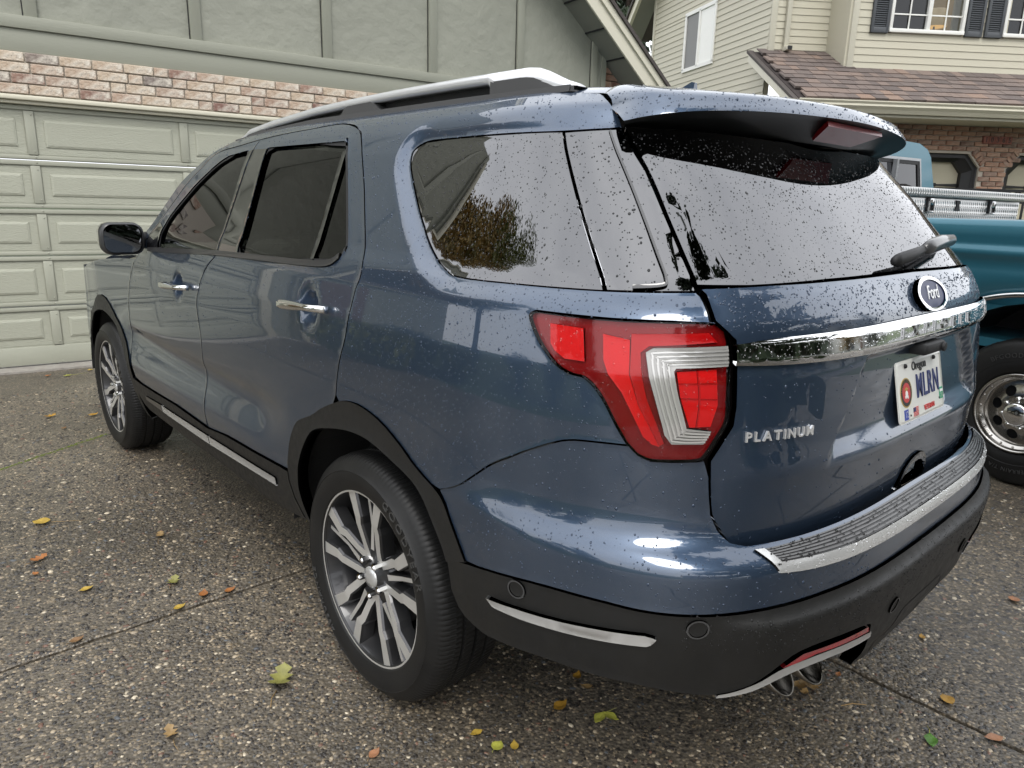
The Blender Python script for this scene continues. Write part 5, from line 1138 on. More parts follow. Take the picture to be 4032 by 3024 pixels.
# recessed wall and returns
w2=wallp('recess_wall',(4.62,11.3),(5.62,11.3),3.6,6.2); lap(w2,(4.70,11.3),(1,0),(0,-1),.92,3.74,5.6)
w3=wallp('return_wall',(5.56,11.3),(5.56,10.7),3.4,6.2,-.05); lap(w3,(5.555,11.28),(0,-1),(-1,0),.58,3.5,5.6)
b=MB(); b.box(4.605,4.70,11.27,11.32,3.6,6.2,bev=.006); b.build('corner_board',btrim,NB,auto=40)
b=MB(); b.box(5.585,5.625,11.25,11.30,3.7,6.2); b.build('inner_corner_trim',btrim,NB)
b=MB(); b.box(4.825,4.896,11.22,11.28,3.84,6.2,bev=.006); b.box(4.815,4.90,11.10,11.28,3.80,3.86,bev=.006); b.build('downspout',btrim,NB,auto=40)
b=MB(); b.box(4.83,4.895,11.085,11.10,3.805,3.855); b.build('downspout_mouth',mblack,NB)
# gable side wall
d2=Vector((-.201,.98)).normalized(); n2=Vector((-d2.y,-(-d2.x))); n2=Vector((-.98,-.201)).normalized(); P0=Vector((4.608,11.3))
w4=wallp('gable_wall',(4.62,11.31),(4.62+d2.x*3.87,11.31+d2.y*3.87),2.0,5.5,-.08)
def gcut(z): return (0.,3.87) if z<5.43 else (0.,max(0.,3.87-(z-5.43)/.92))
def gl(z): return gcut(z)
wz0,wz1,ws0,ws1=3.925,4.86,1.56,2.57
lap(w4,P0,d2,n2,3.87,2.07,wz0,cut=gcut); lap(w4,P0,d2,n2,0,wz0,wz1,cut=lambda z:(0,ws0)); lap(w4,P0,d2,n2,0,wz0,wz1,cut=lambda z:(ws1,3.87)); lap(w4,P0,d2,n2,0,wz1,6.3,cut=gcut)
def gp_(s,o,z): p=P0+d2*s+n2*o; return (p.x,p.y,z)
def gbox(nm,s0,s1,o0,o1,z0,z1,mt,par=NB):
    V=[gp_(s,o,z) for z in (z0,z1) for s,o in ((s0,o0),(s1,o0),(s1,o1),(s0,o1))]; o=mk(nm,V,[(0,1,2,3),(7,6,5,4),(0,4,5,1),(1,5,6,2),(2,6,7,3),(3,7,4,0)],mt,par); return recalc(o)
gw=gbox('side_window',ws0,ws1,-.04,.005,wz0,wz1,wtrim)
for a in ((ws0-.02,ws1+.02,wz0-.03,wz0+.03),(ws0-.02,ws1+.02,wz1-.03,wz1+.03),(ws0-.02,ws0+.035,wz0,wz1),(ws1-.035,ws1+.02,wz0,wz1),(2.05,2.10,wz0,wz1)): gbox('window_frame',a[0],a[1],.0,.03,a[2],a[3],wtrim,gw)
gbox('window_blind',ws0+.035,2.05,.004,.012,wz0+.03,wz1-.03,M('white_blind',(.80,.80,.76),.5),gw); gbox('window_screen',2.10,ws1-.035,.004,.010,wz0+.03,wz1-.03,M('grey_screen',(.17,.17,.165),.5),gw)
gbox('far_corner_board',3.83,3.90,-.02,.025,2.0,5.45,btrim)
V=[gp_(s,o,z) for o in (.30,.36) for s,z in ((4.72,4.66),(1.6,7.53),(1.6,7.72),(4.72,4.85))]; recalc(mk('gable_rake_board',V,[(0,1,2,3),(7,6,5,4),(0,4,5,1),(1,5,6,2),(2,6,7,3),(3,7,4,0)],cream,NB))
V=[gp_(s,o,z) for o in (-.3,.40) for s,z in ((4.72,4.85),(1.6,7.72),(1.6,7.78),(4.72,4.91))]; recalc(mk('gable_roof',V,[(0,1,2,3),(7,6,5,4),(0,4,5,1),(1,5,6,2),(2,6,7,3),(3,7,4,0)],M('roof_shingle_dark'),NB))
V=[gp_(s,o,z) for o in (-.05,.30) for s,z in ((4.70,4.70),(1.6,7.55),(1.6,7.57),(4.70,4.72))]; recalc(mk('gable_soffit',V,[(0,1,2,3),(7,6,5,4),(0,4,5,1),(1,5,6,2),(2,6,7,3),(3,7,4,0)],soffm,NB))
# windows with muntins and shutters
def window(a0,a1,z0,z1,mid):
    w_=bpy.data.objects.new('window',None); link(w_,NB); w_.location=(0,0,0)
    def bx(nm,x0,x1,y0,y1,q0,q1,mt,bev=.004): 
        b=MB(); b.box(x0,x1,y0,y1,q0,q1,bev=bev); return b.build(nm,mt,w_,auto=40)
    bx('window_frame',a0,a0+.045,10.66,10.74,z0,z1,wtrim); bx('window_frame',a1-.045,a1,10.66,10.74,z0,z1,wtrim); bx('window_sill',a0,a1,10.65,10.74,z0,z0+.05,wtrim)
    bx('window_mullion',mid-.028,mid+.028,10.662,10.74,z0+.05,z1,wtrim)
    for s0,s1 in ((a0+.045,mid-.028),(mid+.028,a1-.045)):
        c=(s0+s1)/2; bx('muntin',c-.010,c+.010,10.690,10.702,z0+.05,z1,wtrim,.002)
        for zz in (z0+.245,z0+.56,z0+.88): bx('muntin',s0,s1,10.691,10.701,zz-.010,zz+.010,wtrim,.002)
        b=MB(); b.add([(s0,10.71,z0+.05),(s1,10.71,z0+.05),(s1,10.71,z1),(s0,10.71,z1)],[(0,1,2,3)]); b.build('pane',gl_house,w_)
    return w_
window(6.10,7.222,4.0,5.25,6.676); window(7.812,8.93,4.0,5.25,8.37)
b=MB(); b.box(6.12,6.66,10.725,10.735,4.03,5.2); b.build('insect_screen',M('dark_screen',(.045,.045,.042),.7),NB)
b=MB(); b.box(7.83,8.36,10.725,10.735,4.03,5.2); b.build('insect_screen',M('dark_screen'),NB)
b=MB(); b.add([(5.9,12.2,3.9),(9.2,12.2,3.9),(9.2,12.2,5.4),(5.9,12.2,5.4)],[(3,2,1,0)]); b.add([(6.0,10.74,3.95),(9.1,10.74,3.95),(9.1,12.2,3.95),(6.0,12.2,3.95)],[(0,1,2,3)]); b.build('room_wall',warm_room,NB)
b=MB(); b.box(7.09,7.19,10.76,10.80,4.0,5.2); b.build('curtain',M('curtain_pale',(.40,.40,.33),.9),NB)
def shutter(a0,a1,z0,z1):
    s=bpy.data.objects.new('shutter',None); link(s,NB); bx=lambda nm,x0,x1,y0,y1,q0,q1:(lambda b:(b.box(x0,x1,y0,y1,q0,q1,bev=.003),b.build(nm,dgrey,s,auto=40)))(MB())
    bx('shutter_stile',a0,a0+.04,10.655,10.70,z0,z1); bx('shutter_stile',a1-.04,a1,10.655,10.70,z0,z1); bx('shutter_rail',a0,a1,10.656,10.70,z0,z0+.075); 
    b=MB(); b.box(a0,a1,10.685,10.70,z0,z1); b.build('shutter_back',dgrey,s)
    z=z0+.085
    while z<z1-.03:
        b=MB(); b.prism([(10.66,z),(10.664,z-.004),(10.684,z+.020),(10.68,z+.024)],a0+.04,a1-.04,lambda u,v,h:(h,u,v)); recalc(b.build('slat',dgrey,s)); z+=.0285
for a0,a1 in ((5.826,6.085),(7.238,7.498),(7.535,7.797)): shutter(a0,a1,3.985,5.2)
# lamp in the window
lp=empty('table_lamp',(0,0,0),0,'cream drum lampshade glowing softly behind the neighbour upstairs window','lamp'); lp.matrix_world=NB.matrix_basis@Matrix.Translation((6.985,11.02,4.17))
b=MB(); b.lathe([(0,.165),(.005,.170),(.24,.135),(.24,.130),(.005,.163)],32,'z'); b.build('lamp_shade',M('lamp_shade',(.62,.52,.36),.8,emit=((.9,.62,.28),.10)),lp,True)
b=MB(); b.lathe([(.012,.16),(.012,.01)],24,'z'); b.build('lamp_glow',M('lamp_glow',(.7,.45,.15),.8,emit=((1,.6,.22),.5)),lp)
b=MB(); b.lathe([(-.25,.05),(-.2,.06),(-.12,.03),(0,.012),(.02,.012)],16,'z'); b.build('lamp_base',M('lamp_blue',(.05,.07,.16),.3),lp,True)
# skirt roof with shingles
sk=bpy.data.objects.new('skirt_roof',None); link(sk,NB)
SL=math.atan2(3.50-2.925,10.70-9.58); cs,sn_=math.cos(SL),math.sin(SL)
b=MB(); b.prism([(9.56,2.90),(10.74,3.50),(11.34,3.80),(11.34,3.70),(9.56,2.80)],4.40,5.62,lambda u,v,h:(h,u,v)); b.prism([(9.56,2.90),(10.74,3.50),(10.74,3.40),(9.56,2.80)],5.62,12.0,lambda u,v,h:(h,u,v)); recalc(b.build('roof_deck',M('deck_dark',(.03,.022,.02),.9),sk))
shm=M('cedar_shingle',(.2,.12,.09),.75,ramp=[(0,(.095,.075,.068)),(.35,(.125,.098,.087)),(.7,(.155,.120,.104)),(.92,(.18,.132,.108)),(1,(.23,.155,.115))],bump=(30,.8,.008),stretch=(7,1,1))
shme={}
def shingle(a,k,w_):
    key=round(w_,2)
    if key not in shme:
        L_=.26; me=bpy.data.meshes.new('shingle'); V=[]
        for x in (-key/2+.003,key/2-.003):
            V+=[(x,0,0),(x,-.0,.032),(x,L_,.012),(x,L_,0)]
        me.from_pydata(V,[],[(0,1,2,3),(7,6,5,4),(0,4,5,1),(1,5,6,2),(2,6,7,3),(3,7,4,0)]); me.materials.append(shm); shme[key]=me
    o=bpy.data.objects.new('shingle',shme[key]); link(o,sk); s=k*.178+random.uniform(-.008,.008)-.02
    o.location=(a,9.56+s*cs,2.91+s*sn_+.004+random.uniform(0,.004)); o.rotation_euler=(SL+.02,0,random.uniform(-.012,.012))
for k in range(11):
    a=4.42+random.uniform(0,.1)
    a1=8.75 if k<7 else 5.60
    while a<a1:
        w_=random.choice([.12,.15,.18,.21,.24]); shingle(a+w_/2,k,w_); a+=w_
b=MB(); b.prism([(9.50,2.84),(11.36,3.79),(11.36,3.66),(9.50,2.70)],4.345,4.40,lambda u,v,h:(h,u,v)); recalc(b.build('skirt_rake_board',cream,NB))
b=MB(); b.prism([(9.50,2.86),(11.40,3.83),(11.40,3.79),(9.50,2.82)],4.33,4.43,lambda u,v,h:(h,u,v)); recalc(b.build('skirt_drip_edge',M('roof_shingle_dark'),NB))
# gutter
gpf=[(9.47,2.90),(9.47,2.885),(9.49,2.86),(9.485,2.835),(9.52,2.80),(9.55,2.755),(9.60,2.755),(9.60,2.90),(9.585,2.90),(9.585,2.80),(9.50,2.87),(9.485,2.90)]
b=MB(); b.prism(gpf,4.36,12,lambda u,v,h:(h,u,v)); recalc(b.build('gutter',cream,NB))
b=MB(); b.box(4.40,12,9.60,10.2,2.72,2.75); b.build('eave_soffit',btrim,NB)
# brick base with two garage doors
b=MB()
def bw(poly,y0=10.205,y1=10.5): b.prism(poly,y0,y1,lambda u,v,h:(u,h,v))
D1=(4.95,7.475); D2=(7.885,10.4)
bw([(4.40,0),(4.95,0),(4.95,2.15),(5.13,2.346),(7.29,2.346),(7.475,2.15),(7.475,0),(7.885,0),(7.885,2.15),(8.065,2.346),(10.2,2.346),(10.4,2.15),(10.4,0),(12,0),(12,2.9),(4.4,2.9)]); 
bwall=recalc(b.build('brick_wall',mortar,NB))
def blocked(x,z,h):
    for a0,a1 in (D1,D2):
        if a0-h<x<a1+h:
            top=2.346 if a0+.18<x<a1-.18 else 2.346-(abs(x-(a0+a1)/2)-((a1-a0)/2-.18))/.18*.196
            if z<top+.02: return True
    return False
bp_=.0677
for r in range(22):
    z=1.43+bp_*r
    if z>2.84: break
    x=5.30-(.107 if r%2 else 0)
    while x<8.75:
        L_=.2135
        if not blocked(x+L_/2,z+.03,-.02):
            # cut bricks at the jambs of the pier
            x0,x1=x,x+L_
            if z<2.13: x0,x1=max(x0,7.475),min(x1,7.885)
            if x1-x0>.05: put_brick(bwall,(x0+x1)/2,10.198+random.uniform(-.003,.003),z+bp_/2,x1-x0-.010,bp_-.010,brickr)
        x+=L_
for (ax,az,sx) in ((7.475,2.15,1),(7.885,2.15,-1)):   # bricks standing round the sloping corners
    for k in range(4): t=(k+.5)/4; put_brick(bwall,ax-sx*.18*t+sx*.05,10.196,az+.196*t+.055,.10,.052,brickr,.03,(0,math.radians(-43*sx),0))
blk=M('black_trim',(.012,.012,.013),.45); crm=M('cream_door',(.50,.46,.34),.5,bump=(40,.1,.002))
for (a0,a1),lab in ((D1,1),(D2,2)):
    gdn=bpy.data.objects.new('garage_door',None); link(gdn,NB)
    o_=[(a0,0),(a0,2.15),(a0+.18,2.346),(a1-.18,2.346),(a1,2.15),(a1,0)]; i_=[(a0+.16,0),(a0+.16,2.08),(a0+.30,2.235),(a1-.30,2.235),(a1-.16,2.08),(a1-.16,0)]
    V=[(u,10.24,v) for u,v in o_]+[(u,10.34,v) for u,v in i_]+[(u,10.43,v) for u,v in i_]; F=[(k,k+1,7+k,6+k) for k in range(5)]+[(6+k,7+k,13+k,12+k) for k in range(5)]; mk('door_frame',V,F,blk,gdn)
    V=[(u,10.25,v) for u,v in o_]+[(u,10.25,v) for u,v in offset_poly(o_,.06)]; mk('door_frame',V,[(k,k+1,7+k,6+k) for k in range(5)],blk,gdn)
    b=MB(); b.box(a0+.1,a1-.1,10.41,10.45,0,2.28); b.build('door_leaf',crm,gdn)
    for c in (a0+.55,(a0+a1)/2,a1-.55):
        for z0,z1 in ((1.0,1.55),(1.60,2.10)):
            fr=lambda q,y:[(c-.25+q,y,z0+q),(c+.25-q,y,z0+q),(c+.25-q,y,z1-q),(c-.25+q,y,z1-q)]
            V=fr(0,10.41)+fr(.012,10.417)+fr(.024,10.409); mk('door_panel',V,[(k*4+q,k*4+(q+1)%4,(k+1)*4+(q+1)%4,(k+1)*4+q) for k in range(2) for q in range(4)]+[(8,9,10,11)],crm,gdn)
    for ax,s in ((a0+.16,1),(a1-.16,-1)):
        b=MB(); b.prism([(0,-.022),(.33,-.010),(.33,-.026),(.36,-.026),(.40,0),(.36,.026),(.33,.026),(.33,.010),(0,.022)],10.385,10.405,lambda u,v,h:(ax+s*u,h,1.915+v)); recalc(b.build('strap_hinge',blk,gdn))
# house number
nbx=MB(); nbx.box(7.435,7.875,10.165,10.20,2.485,2.590,bev=.004); nb_=nbx.build('number_plaque',M('plaque_red',(.20,.075,.055),.7,bump=(40,.3,.004)),NB,auto=40)
for k,ch in enumerate('10365'):
    b=MB(); b.box(7.44+k*.0865,7.44+k*.0865+.080,10.158,10.166,2.492,2.583,bev=.003); b.build('number_tile',M('tile_red',(.25,.09,.065),.6),nb_,auto=40)
    v,f=text_geo(ch,.098,.006,bold=.002); mk('number_digit',[(7.48+k*.0865+x_*.9,10.157-z_,2.538+y_) for x_,y_,z_ in v],f,M('digit_brown',(.05,.02,.018),.5),nb_)
# ------------------------------------------------------------------ iron railing
RL=empty('iron_railing',(0,0,0),0,'black wrought iron railing with ring scrolls behind the truck','railing'); RL.matrix_world=NB.matrix_basis.copy()
iron=M('wrought_iron',(.012,.012,.013),.4)
def rb(nm,*a): b=MB(); b.box(*a); return b.build(nm,iron,RL)
rb('top_rail',4.3,8.2,7.48,7.52,1.735,1.765); rb('mid_rail',4.3,8.2,7.49,7.51,1.618,1.640); rb('bottom_rail',4.3,8.2,7.49,7.51,1.02,1.045)
x=4.4
while x<8.1:
    b=MB(); b.lathe([(-.008,.044),(.008,.044),(.008,.054),(-.008,.054),(-.008,.044)],18,'y',(x,7.5,1.688)); b.build('ring_scroll',iron,RL,True); x+=.113
x=4.36
while x<8.1: rb('baluster',x,x+.018,7.49,7.508,1.045,1.62); x+=.113
for x in (4.3,6.18,8.15): rb('post',x,x+.045,7.475,7.525,0,1.80)
# ------------------------------------------------------------------ pickup truck
TK=empty('pickup_truck',(2.684,-.763,0),math.radians(-10),'older teal pickup truck with a diamond plate toolbox parked right of the blue SUV','truck')
teal=M('teal_paint',(.032,.15,.205),.35,.3,coat=.45,coatr=.06,bump=(3,.02,.01)); tchrome=M('truck_chrome',(.6,.6,.6),.12,1)
# bed side: cross section (lateral, z) swept along the length with the arch cut out
sec=[(.02,.62),(.0,.70),(-.005,.85),(0,1.0),(.008,1.18),(.012,1.245),(-.012,1.262),(-.012,1.295),(.006,1.31),(.010,1.33),(.0,1.36),(.004,1.42),(.02,1.45),(.05,1.458),(.10,1.455),(.10,1.40)]
def arch_z(l):
    c=.36; r=.715; d=l
    return c+math.sqrt(max(0,r*r-d*d)) if abs(d)<.56 else 0
ls=sorted(set([-1.05,-.9,-.75]+[round(-.56+.04*i,3) for i in range(29)]+[.7,.9,1.1,1.3,1.52])); V=[];F=[]
for l in ls:
    az=arch_z(l)
    for (x,z) in sec: V.append((x-(.02*math.exp(-((l/.5)**2))*math.exp(-((z-1.05)/.12)**2)),l,max(z,az) if z<1.2 else z))
k=len(sec); F=[(i*k+j,i*k+j+1,(i+1)*k+j+1,(i+1)*k+j) for i in range(len(ls)-1) for j in range(k-1)]
for sx in (0,1):
    o=mk('bed_side',[(x if not sx else 1.92-x,y,z) for x,y,z in V],F,teal,TK,True); recalc(o)
    b=MB(); b.tube([((-.022 if not sx else 1.942),-.575+1.15*i/40,max(.62,arch_z(-.5599+1.1198*i/40)-.004)) for i in range(41)],.016,8); b.build('arch_trim',tchrome,TK,True)
b=MB(); b.box(.06,1.86,-1.05,1.52,.75,.80); b.box(.06,1.86,-1.06,-1.02,.7,1.42,bev=.01); b.box(.06,1.86,1.48,1.52,.75,1.44); b.build('bed_floor',teal,TK)
for sx in (0,1):
    x0=.05 if not sx else 1.28
    b=MB(); V=[]
    for i in range(21):
        a=math.pi*i/20; V+=[(x0,.60*math.cos(a),.40+.62*math.sin(a)),(x0+.55,.60*math.cos(a),.40+.62*math.sin(a))]
    b.add(V,[(2*i,2*i+1,2*i+3,2*i+2) for i in range(20)]+[tuple(2*i+(1 if not sx else 0) for i in range(21))]); b.build('wheel_well',mblack,TK)
b=MB(); b.box(.2,1.72,-1.1,4.9,.42,.62); b.build('chassis',mblack,TK)
# cab
cabsec=[(.02,.55),(-.005,.75),(0,1.2),(.03,1.44),(.10,1.72),(.16,1.93),(.22,1.99),(.34,2.03),(.96,2.05)]; cab=cabsec+[(1.92-x,z) for x,z in cabsec[::-1][1:]]
V=[];ys=[1.60,1.66,2.2,3.0,3.45]
for y in ys:
    for x,z in cab:
        yy=y+(max(0,z-1.3)*.10 if y<2 else (-max(0,z-1.3)*.75 if y>3.2 else 0)); sc=(1-.02*(y==1.60)); V.append((.96+(x-.96)*sc,yy,z))
k=len(cab); F=[(i*k+j,i*k+j+1,(i+1)*k+j+1,(i+1)*k+j) for i in range(len(ys)-1) for j in range(k-1)]+[tuple((len(ys)-1)*k+j for j in range(k))]
# rear wall with a window opening
wo=[(.30,1.50),(.36,1.90),(1.56,1.90),(1.62,1.50)]
def cy(z): return 1.60+max(0,z-1.3)*.10
base=len(V); V+=[(x,cy(z),z) for x,z in wo]
o=mk('cab',V,F,teal,TK,True); o.data.set_sharp_from_angle(angle=math.radians(35))
P=[(.96+(x-.96)*.98,z) for x,z in cab]; 
Vt,Tt=triangulate(P,[wo],.2); recalc(mk('cab_rear_wall',[(x,cy(z)-.001,z) for x,z in Vt],[tuple(t) for t in Tt],teal,TK))
b=MB(); wi=offset_poly(wo,.035); n=4
b.add([(x,cy(z)-.012,z) for x,z in wo]+[(x,cy(z)-.012,z) for x,z in wi]+[(x,cy(z)+.01,z) for x,z in wi],[(i,(i+1)%4,4+(i+1)%4,4+i) for i in range(4)]+[(4+i,4+(i+1)%4,8+(i+1)%4,8+i) for i in range(4)]); b.build('rear_window_seal',mblack,TK)
b=MB(); wj=offset_poly(wo,-.012); b.add([(x,cy(z)-.016,z) for x,z in wj]+[(x,cy(z)-.016,z) for x,z in offset_poly(wo,.008)],[(i,(i+1)%4,4+(i+1)%4,4+i) for i in range(4)]); b.build('rear_window_trim',M('grey_trim',(.35,.36,.37),.3,.6),TK)
for x0,x1 in ((.32,.72),(.72,1.20),(1.20,1.62)):
    xs0=[(x0,1.53),(x0+.02 if x0<.5 else x0,1.88),(x1-(.04 if x1>1.5 else 0),1.88),(x1-.01,1.53)]; mk('rear_pane',[(x,cy(z)-.004,z) for x,z in xs0],[(3,2,1,0)],gl_truck,TK)
for x in (.72,1.20):
    b=MB(); b.box(x-.012,x+.012,1.61,1.645,1.52,1.89); b.build('pane_divider',M('grey_trim'),TK)
b=MB(); b.box(.15,1.77,1.75,2.0,.8,1.45); b.box(.15,1.77,3.0,3.3,.8,1.35); b.build('cab_interior',darkint,TK)
for sx in (0,1):
    x=.04 if not sx else 1.88; V=[(x+(.0 if not sx else 0),2.0,1.46),(x+(.10 if not sx else -.10),2.02,1.88),(x+(.10 if not sx else -.10),2.75,1.88),(x,3.15,1.46)]; mk('door_pane',V,[(3,2,1,0) if not sx else (0,1,2,3)],gl_truck,TK)
b=MB(); b.box(.06,1.86,3.4,5.0,.6,1.28,bev=.08); b.build('hood',teal,TK,auto=40)
b=MB(); b.box(.0,1.92,4.95,5.12,.55,.75,bev=.03); b.build('front_bumper',tchrome,TK,auto=40)
# wheels
TW=empty('wheel'); TW.parent=TK
tyre_mesh(.415,.265,.222,'tyre',TW,0,blocks=44)
arc_text('tyre_lettering','BFGOODRICH',.036,.325,math.radians(-10),-.1385,letter,TW,1.2,.003,1.0); arc_text('tyre_lettering','MUD-TERRAIN T/A',.03,.325,math.radians(170),-.1385,letter,TW,1.2,.003,1.0)
pol=M('polished_alloy',(.52,.50,.47),.2,1,bump=(40,.06,.002)); 
n=8; b=MB(); b.lathe([(-.128,.224),(-.136,.221),(-.134,.214),(-.122,.208),(-.10,.205),(-.098,.190),(-.06,.182)],64,'x'); b.build('rim_barrel',pol,TW,True)
holes=[[( .132*math.cos(2*math.pi*k/8+.2)+.030*math.cos(t), .132*math.sin(2*math.pi*k/8+.2)+.030*math.sin(t)) for t in np.linspace(0,2*math.pi,14,endpoint=False)] for k in range(8)]
outer=[(.186*math.cos(t),.186*math.sin(t)) for t in np.linspace(0,2*math.pi,64,endpoint=False)]
Vt,Tt=triangulate(outer,holes,.02); r_=np.hypot(Vt[:,0],Vt[:,1]); mk('wheel_face',[(-.062-.030*ss(.18,.09,np.array(rr)),y,z) for (y,z),rr in zip(Vt,r_)],[tuple(t[::-1]) for t in Tt],pol,TW,True)
b=MB(); b.lathe([(-.02,.185),(-.02,.02)],32,'x'); b.build('brake_drum',mblack,TW)
b=MB(); b.lathe([(-.085,.085),(-.105,.083),(-.110,.072),(-.135,.066),(-.155,.062),(-.162,.055),(-.163,.001)],32,'x'); b.build('hub_cap',chrome,TW,True)
for k in range(8):
    a=2*math.pi*k/8+.2+math.pi/8; b=MB(); b.lathe([(-.10,.011),(-.118,.011),(-.121,.005),(-.1215,.0005)],8,'x',(0,.083*math.cos(a),.083*math.sin(a))); b.build('lug_nut',chrome,TW)
for k in range(20):
    a=2*math.pi*k/20; b=MB(); b.lathe([(-.064,.006),(-.070,.005),(-.072,.0005)],8,'x',(-.036,.199*math.cos(a),.199*math.sin(a))); b.build('rim_rivet',pol,TW,True)
TW.location=(.135,0,.415)
for (x,y,rz_) in ((1.785,0,math.pi),(.135,3.9,0),(1.785,3.9,math.pi)):
    c=copy_tree(TW,TK); c.location=(x,y,.415); c.rotation_euler=(.3,0,rz_)
# toolbox
dp=bpy.data.materials.new('diamond_plate'); dp.use_nodes=True; MATS['diamond_plate']=dp; N=dp.node_tree.nodes; bs=N['Principled BSDF']; bs.inputs['Base Color'].default_value=(.55,.55,.54,1); bs.inputs['Metallic'].default_value=.9; bs.inputs['Roughness'].default_value=.34
TB=empty('truck_toolbox',(0,0,0),0,'silver diamond plate toolbox lying across the teal truck bed','toolbox'); TB.matrix_world=TK.matrix_basis.copy()
b=MB(); b.box(.10,1.74,.945,1.43,1.20,1.585,bev=.006); b.build('box_body',dp,TB,auto=40)
b=MB(); b.box(.075,1.775,.920,1.45,1.587,1.645,bev=.008); b.build('box_lid',dp,TB,auto=40)
# raised tread lozenges, one joined part
b=MB()
def loz(x,y,z,s,face):
    L_,W_,H_=.017,.0042,.0028; c_,s_=math.cos(math.radians(60)*s),math.sin(math.radians(60)*s); pts=[(-L_,0,0),(0,-W_,0),(L_,0,0),(0,W_,0),(0,0,H_)]
    V=[]
    for u,v,h in pts: V.append((x+u*c_-v*s_,y-h,z+u*s_+v*c_))
    b.add(V,[(0,1,4),(1,2,4),(2,3,4),(3,0,4)])
r=0
for zc in np.arange(1.47,1.57,.022):
    for i,xc in enumerate(np.arange(.12,1.73,.028)): loz(xc+(.014 if r%2 else 0),.9448,zc,1 if r%2 else -1,0)
    r+=1
for zc in (1.605,1.628):
    for i,xc in enumerate(np.arange(.09,1.76,.028)): loz(xc+(.014 if r%2 else 0),.9198,zc,1 if r%2 else -1,0)
    r+=1
o=recalc(b.build('tread_pattern',M('tread_bright',(.75,.75,.73),.2,.9),TB)); o['kind']='stuff'
for xc in (.50,1.31):
    b=MB(); b.box(xc-.035,xc+.035,.930,.945,1.495,1.583,bev=.003); b.build('latch_plate',mblack,TB,auto=40)
    b=MB(); b.box(xc-.020,xc+.020,.920,.932,1.535,1.580,bev=.003); b.box(xc-.028,xc-.021,.918,.934,1.495,1.56); b.box(xc+.021,xc+.028,.918,.934,1.495,1.56); b.box(xc-.028,xc+.028,.918,.934,1.488,1.500,bev=.002); b.build('latch_lever',tchrome,TB,auto=40)
b=MB(); b.prism([(.835,1.575),(.890,1.572),(.880,1.545),(.895,1.505),(.835,1.508),(.845,1.54)],.938,.9445,lambda u,v,h:(u,h,v)); recalc(b.build('maker_label',mblack,TB))
# ------------------------------------------------------------------ trees and shrubs
bark=M('bark',(.06,.045,.035),.9,bump=(14,.8,.03))
def leafcloud(name,parent,P,size,mat,flat=.0):
    n=len(P); a=RNG.normal(size=(n,3)); a/=np.linalg.norm(a,axis=1,keepdims=True); b_=np.cross(a,RNG.normal(size=(n,3))); b_/=np.linalg.norm(b_,axis=1,keepdims=True)
    s=size*RNG.uniform(.6,1.3,(n,1)); V=np.stack([P-a*s,P-b_*s*.6,P+a*s,P+b_*s*.6],1).reshape(-1,3); F=np.arange(4*n).reshape(-1,4)
    me=bpy.data.meshes.new(name); me.vertices.add(4*n); me.vertices.foreach_set('co',V.ravel()); me.loops.add(4*n); me.loops.foreach_set('vertex_index',F.ravel().astype(np.int32)); me.polygons.add(n); me.polygons.foreach_set('loop_start',np.arange(0,4*n,4,dtype=np.int32)); me.polygons.foreach_set('loop_total',np.full(n,4,np.int32)); me.update(calc_edges=True); me.materials.append(mat)
    return link(bpy.data.objects.new(name,me),parent)
def leafm(name,c,c2): return M(name,c,.6,var=(1.2,c2,.9),objvar=.15)
def broadleaf(x,y,h,r,mat,label,n=5200,size=.13,nm='autumn_tree',group='trees around the houses'):
    e=empty(nm,(x,y,-.05),random.uniform(0,6),label,'tree',group)
    b=MB(); b.tube([(0,0,0),(.05,0,h*.25),(0,.08,h*.5),(.05,.05,h*.8)],[r*.09,r*.07,r*.05,r*.015],9)
    cl=[]
    for k in range(22):
        t=RNG.uniform(.3,1); a=RNG.uniform(0,6.28); rr=r*math.sin(math.pi*min(.95,max(.12,(t-.2)/.85)))*RNG.uniform(.35,.9); c=Vector((rr*math.cos(a),rr*math.sin(a),h*t*.95)); cl.append(c)
        b.tube([(0,.05,h*t*.55),(c.x*.5,c.y*.5,h*t*.72),c],[r*.03,r*.02,r*.006],6)
    b.build('trunk',bark,e,True); P=[]
    for c in cl: m=n//len(cl); d=RNG.normal(size=(m,3)); d/=np.linalg.norm(d,axis=1,keepdims=True); P.append(np.array(c)+d*(RNG.uniform(.3,1,(m,1))**.6)*np.array([r*.36,r*.36,h*.13]))
    leafcloud('crown',e,np.concatenate(P),size,mat); return e
def conifer(x,y,h,r,mat,label,n=5000,nm='conifer',size=.16):
    e=empty(nm,(x,y,-.05),random.uniform(0,6),label,'tree','trees around the houses'); b=MB(); b.tube([(0,0,0),(0,0,h*.5),(0,0,h)],[r*.10,r*.06,.02],9); P=[]
    for k in range(70):
        t=(k+.5)/70; z=h*(.08+.9*t); L_=r*(1-t)**.8+.15; a=k*2.4+RNG.uniform(-.3,.3); tip=Vector((L_*math.cos(a),L_*math.sin(a),z-.18*L_)); b.tube([(0,0,z),tip*.5+Vector((0,0,z*.5+.03*L_)),tip],[r*.02,r*.014,.006],5)
        m=max(10,int(n/70*(1.6*(1-t)+.3))); u=RNG.uniform(.12,1.02,(m,1)); Q=np.array([0,0,z])*(1-u)+np.array(tip)*u+RNG.normal(size=(m,3))*np.array([.16,.16,.07])*L_*.55; Q[:,2]-=RNG.uniform(0,.12,m)*L_; P.append(Q)
    b.build('trunk',bark,e,True); leafcloud('crown',e,np.concatenate(P),size,mat); return e
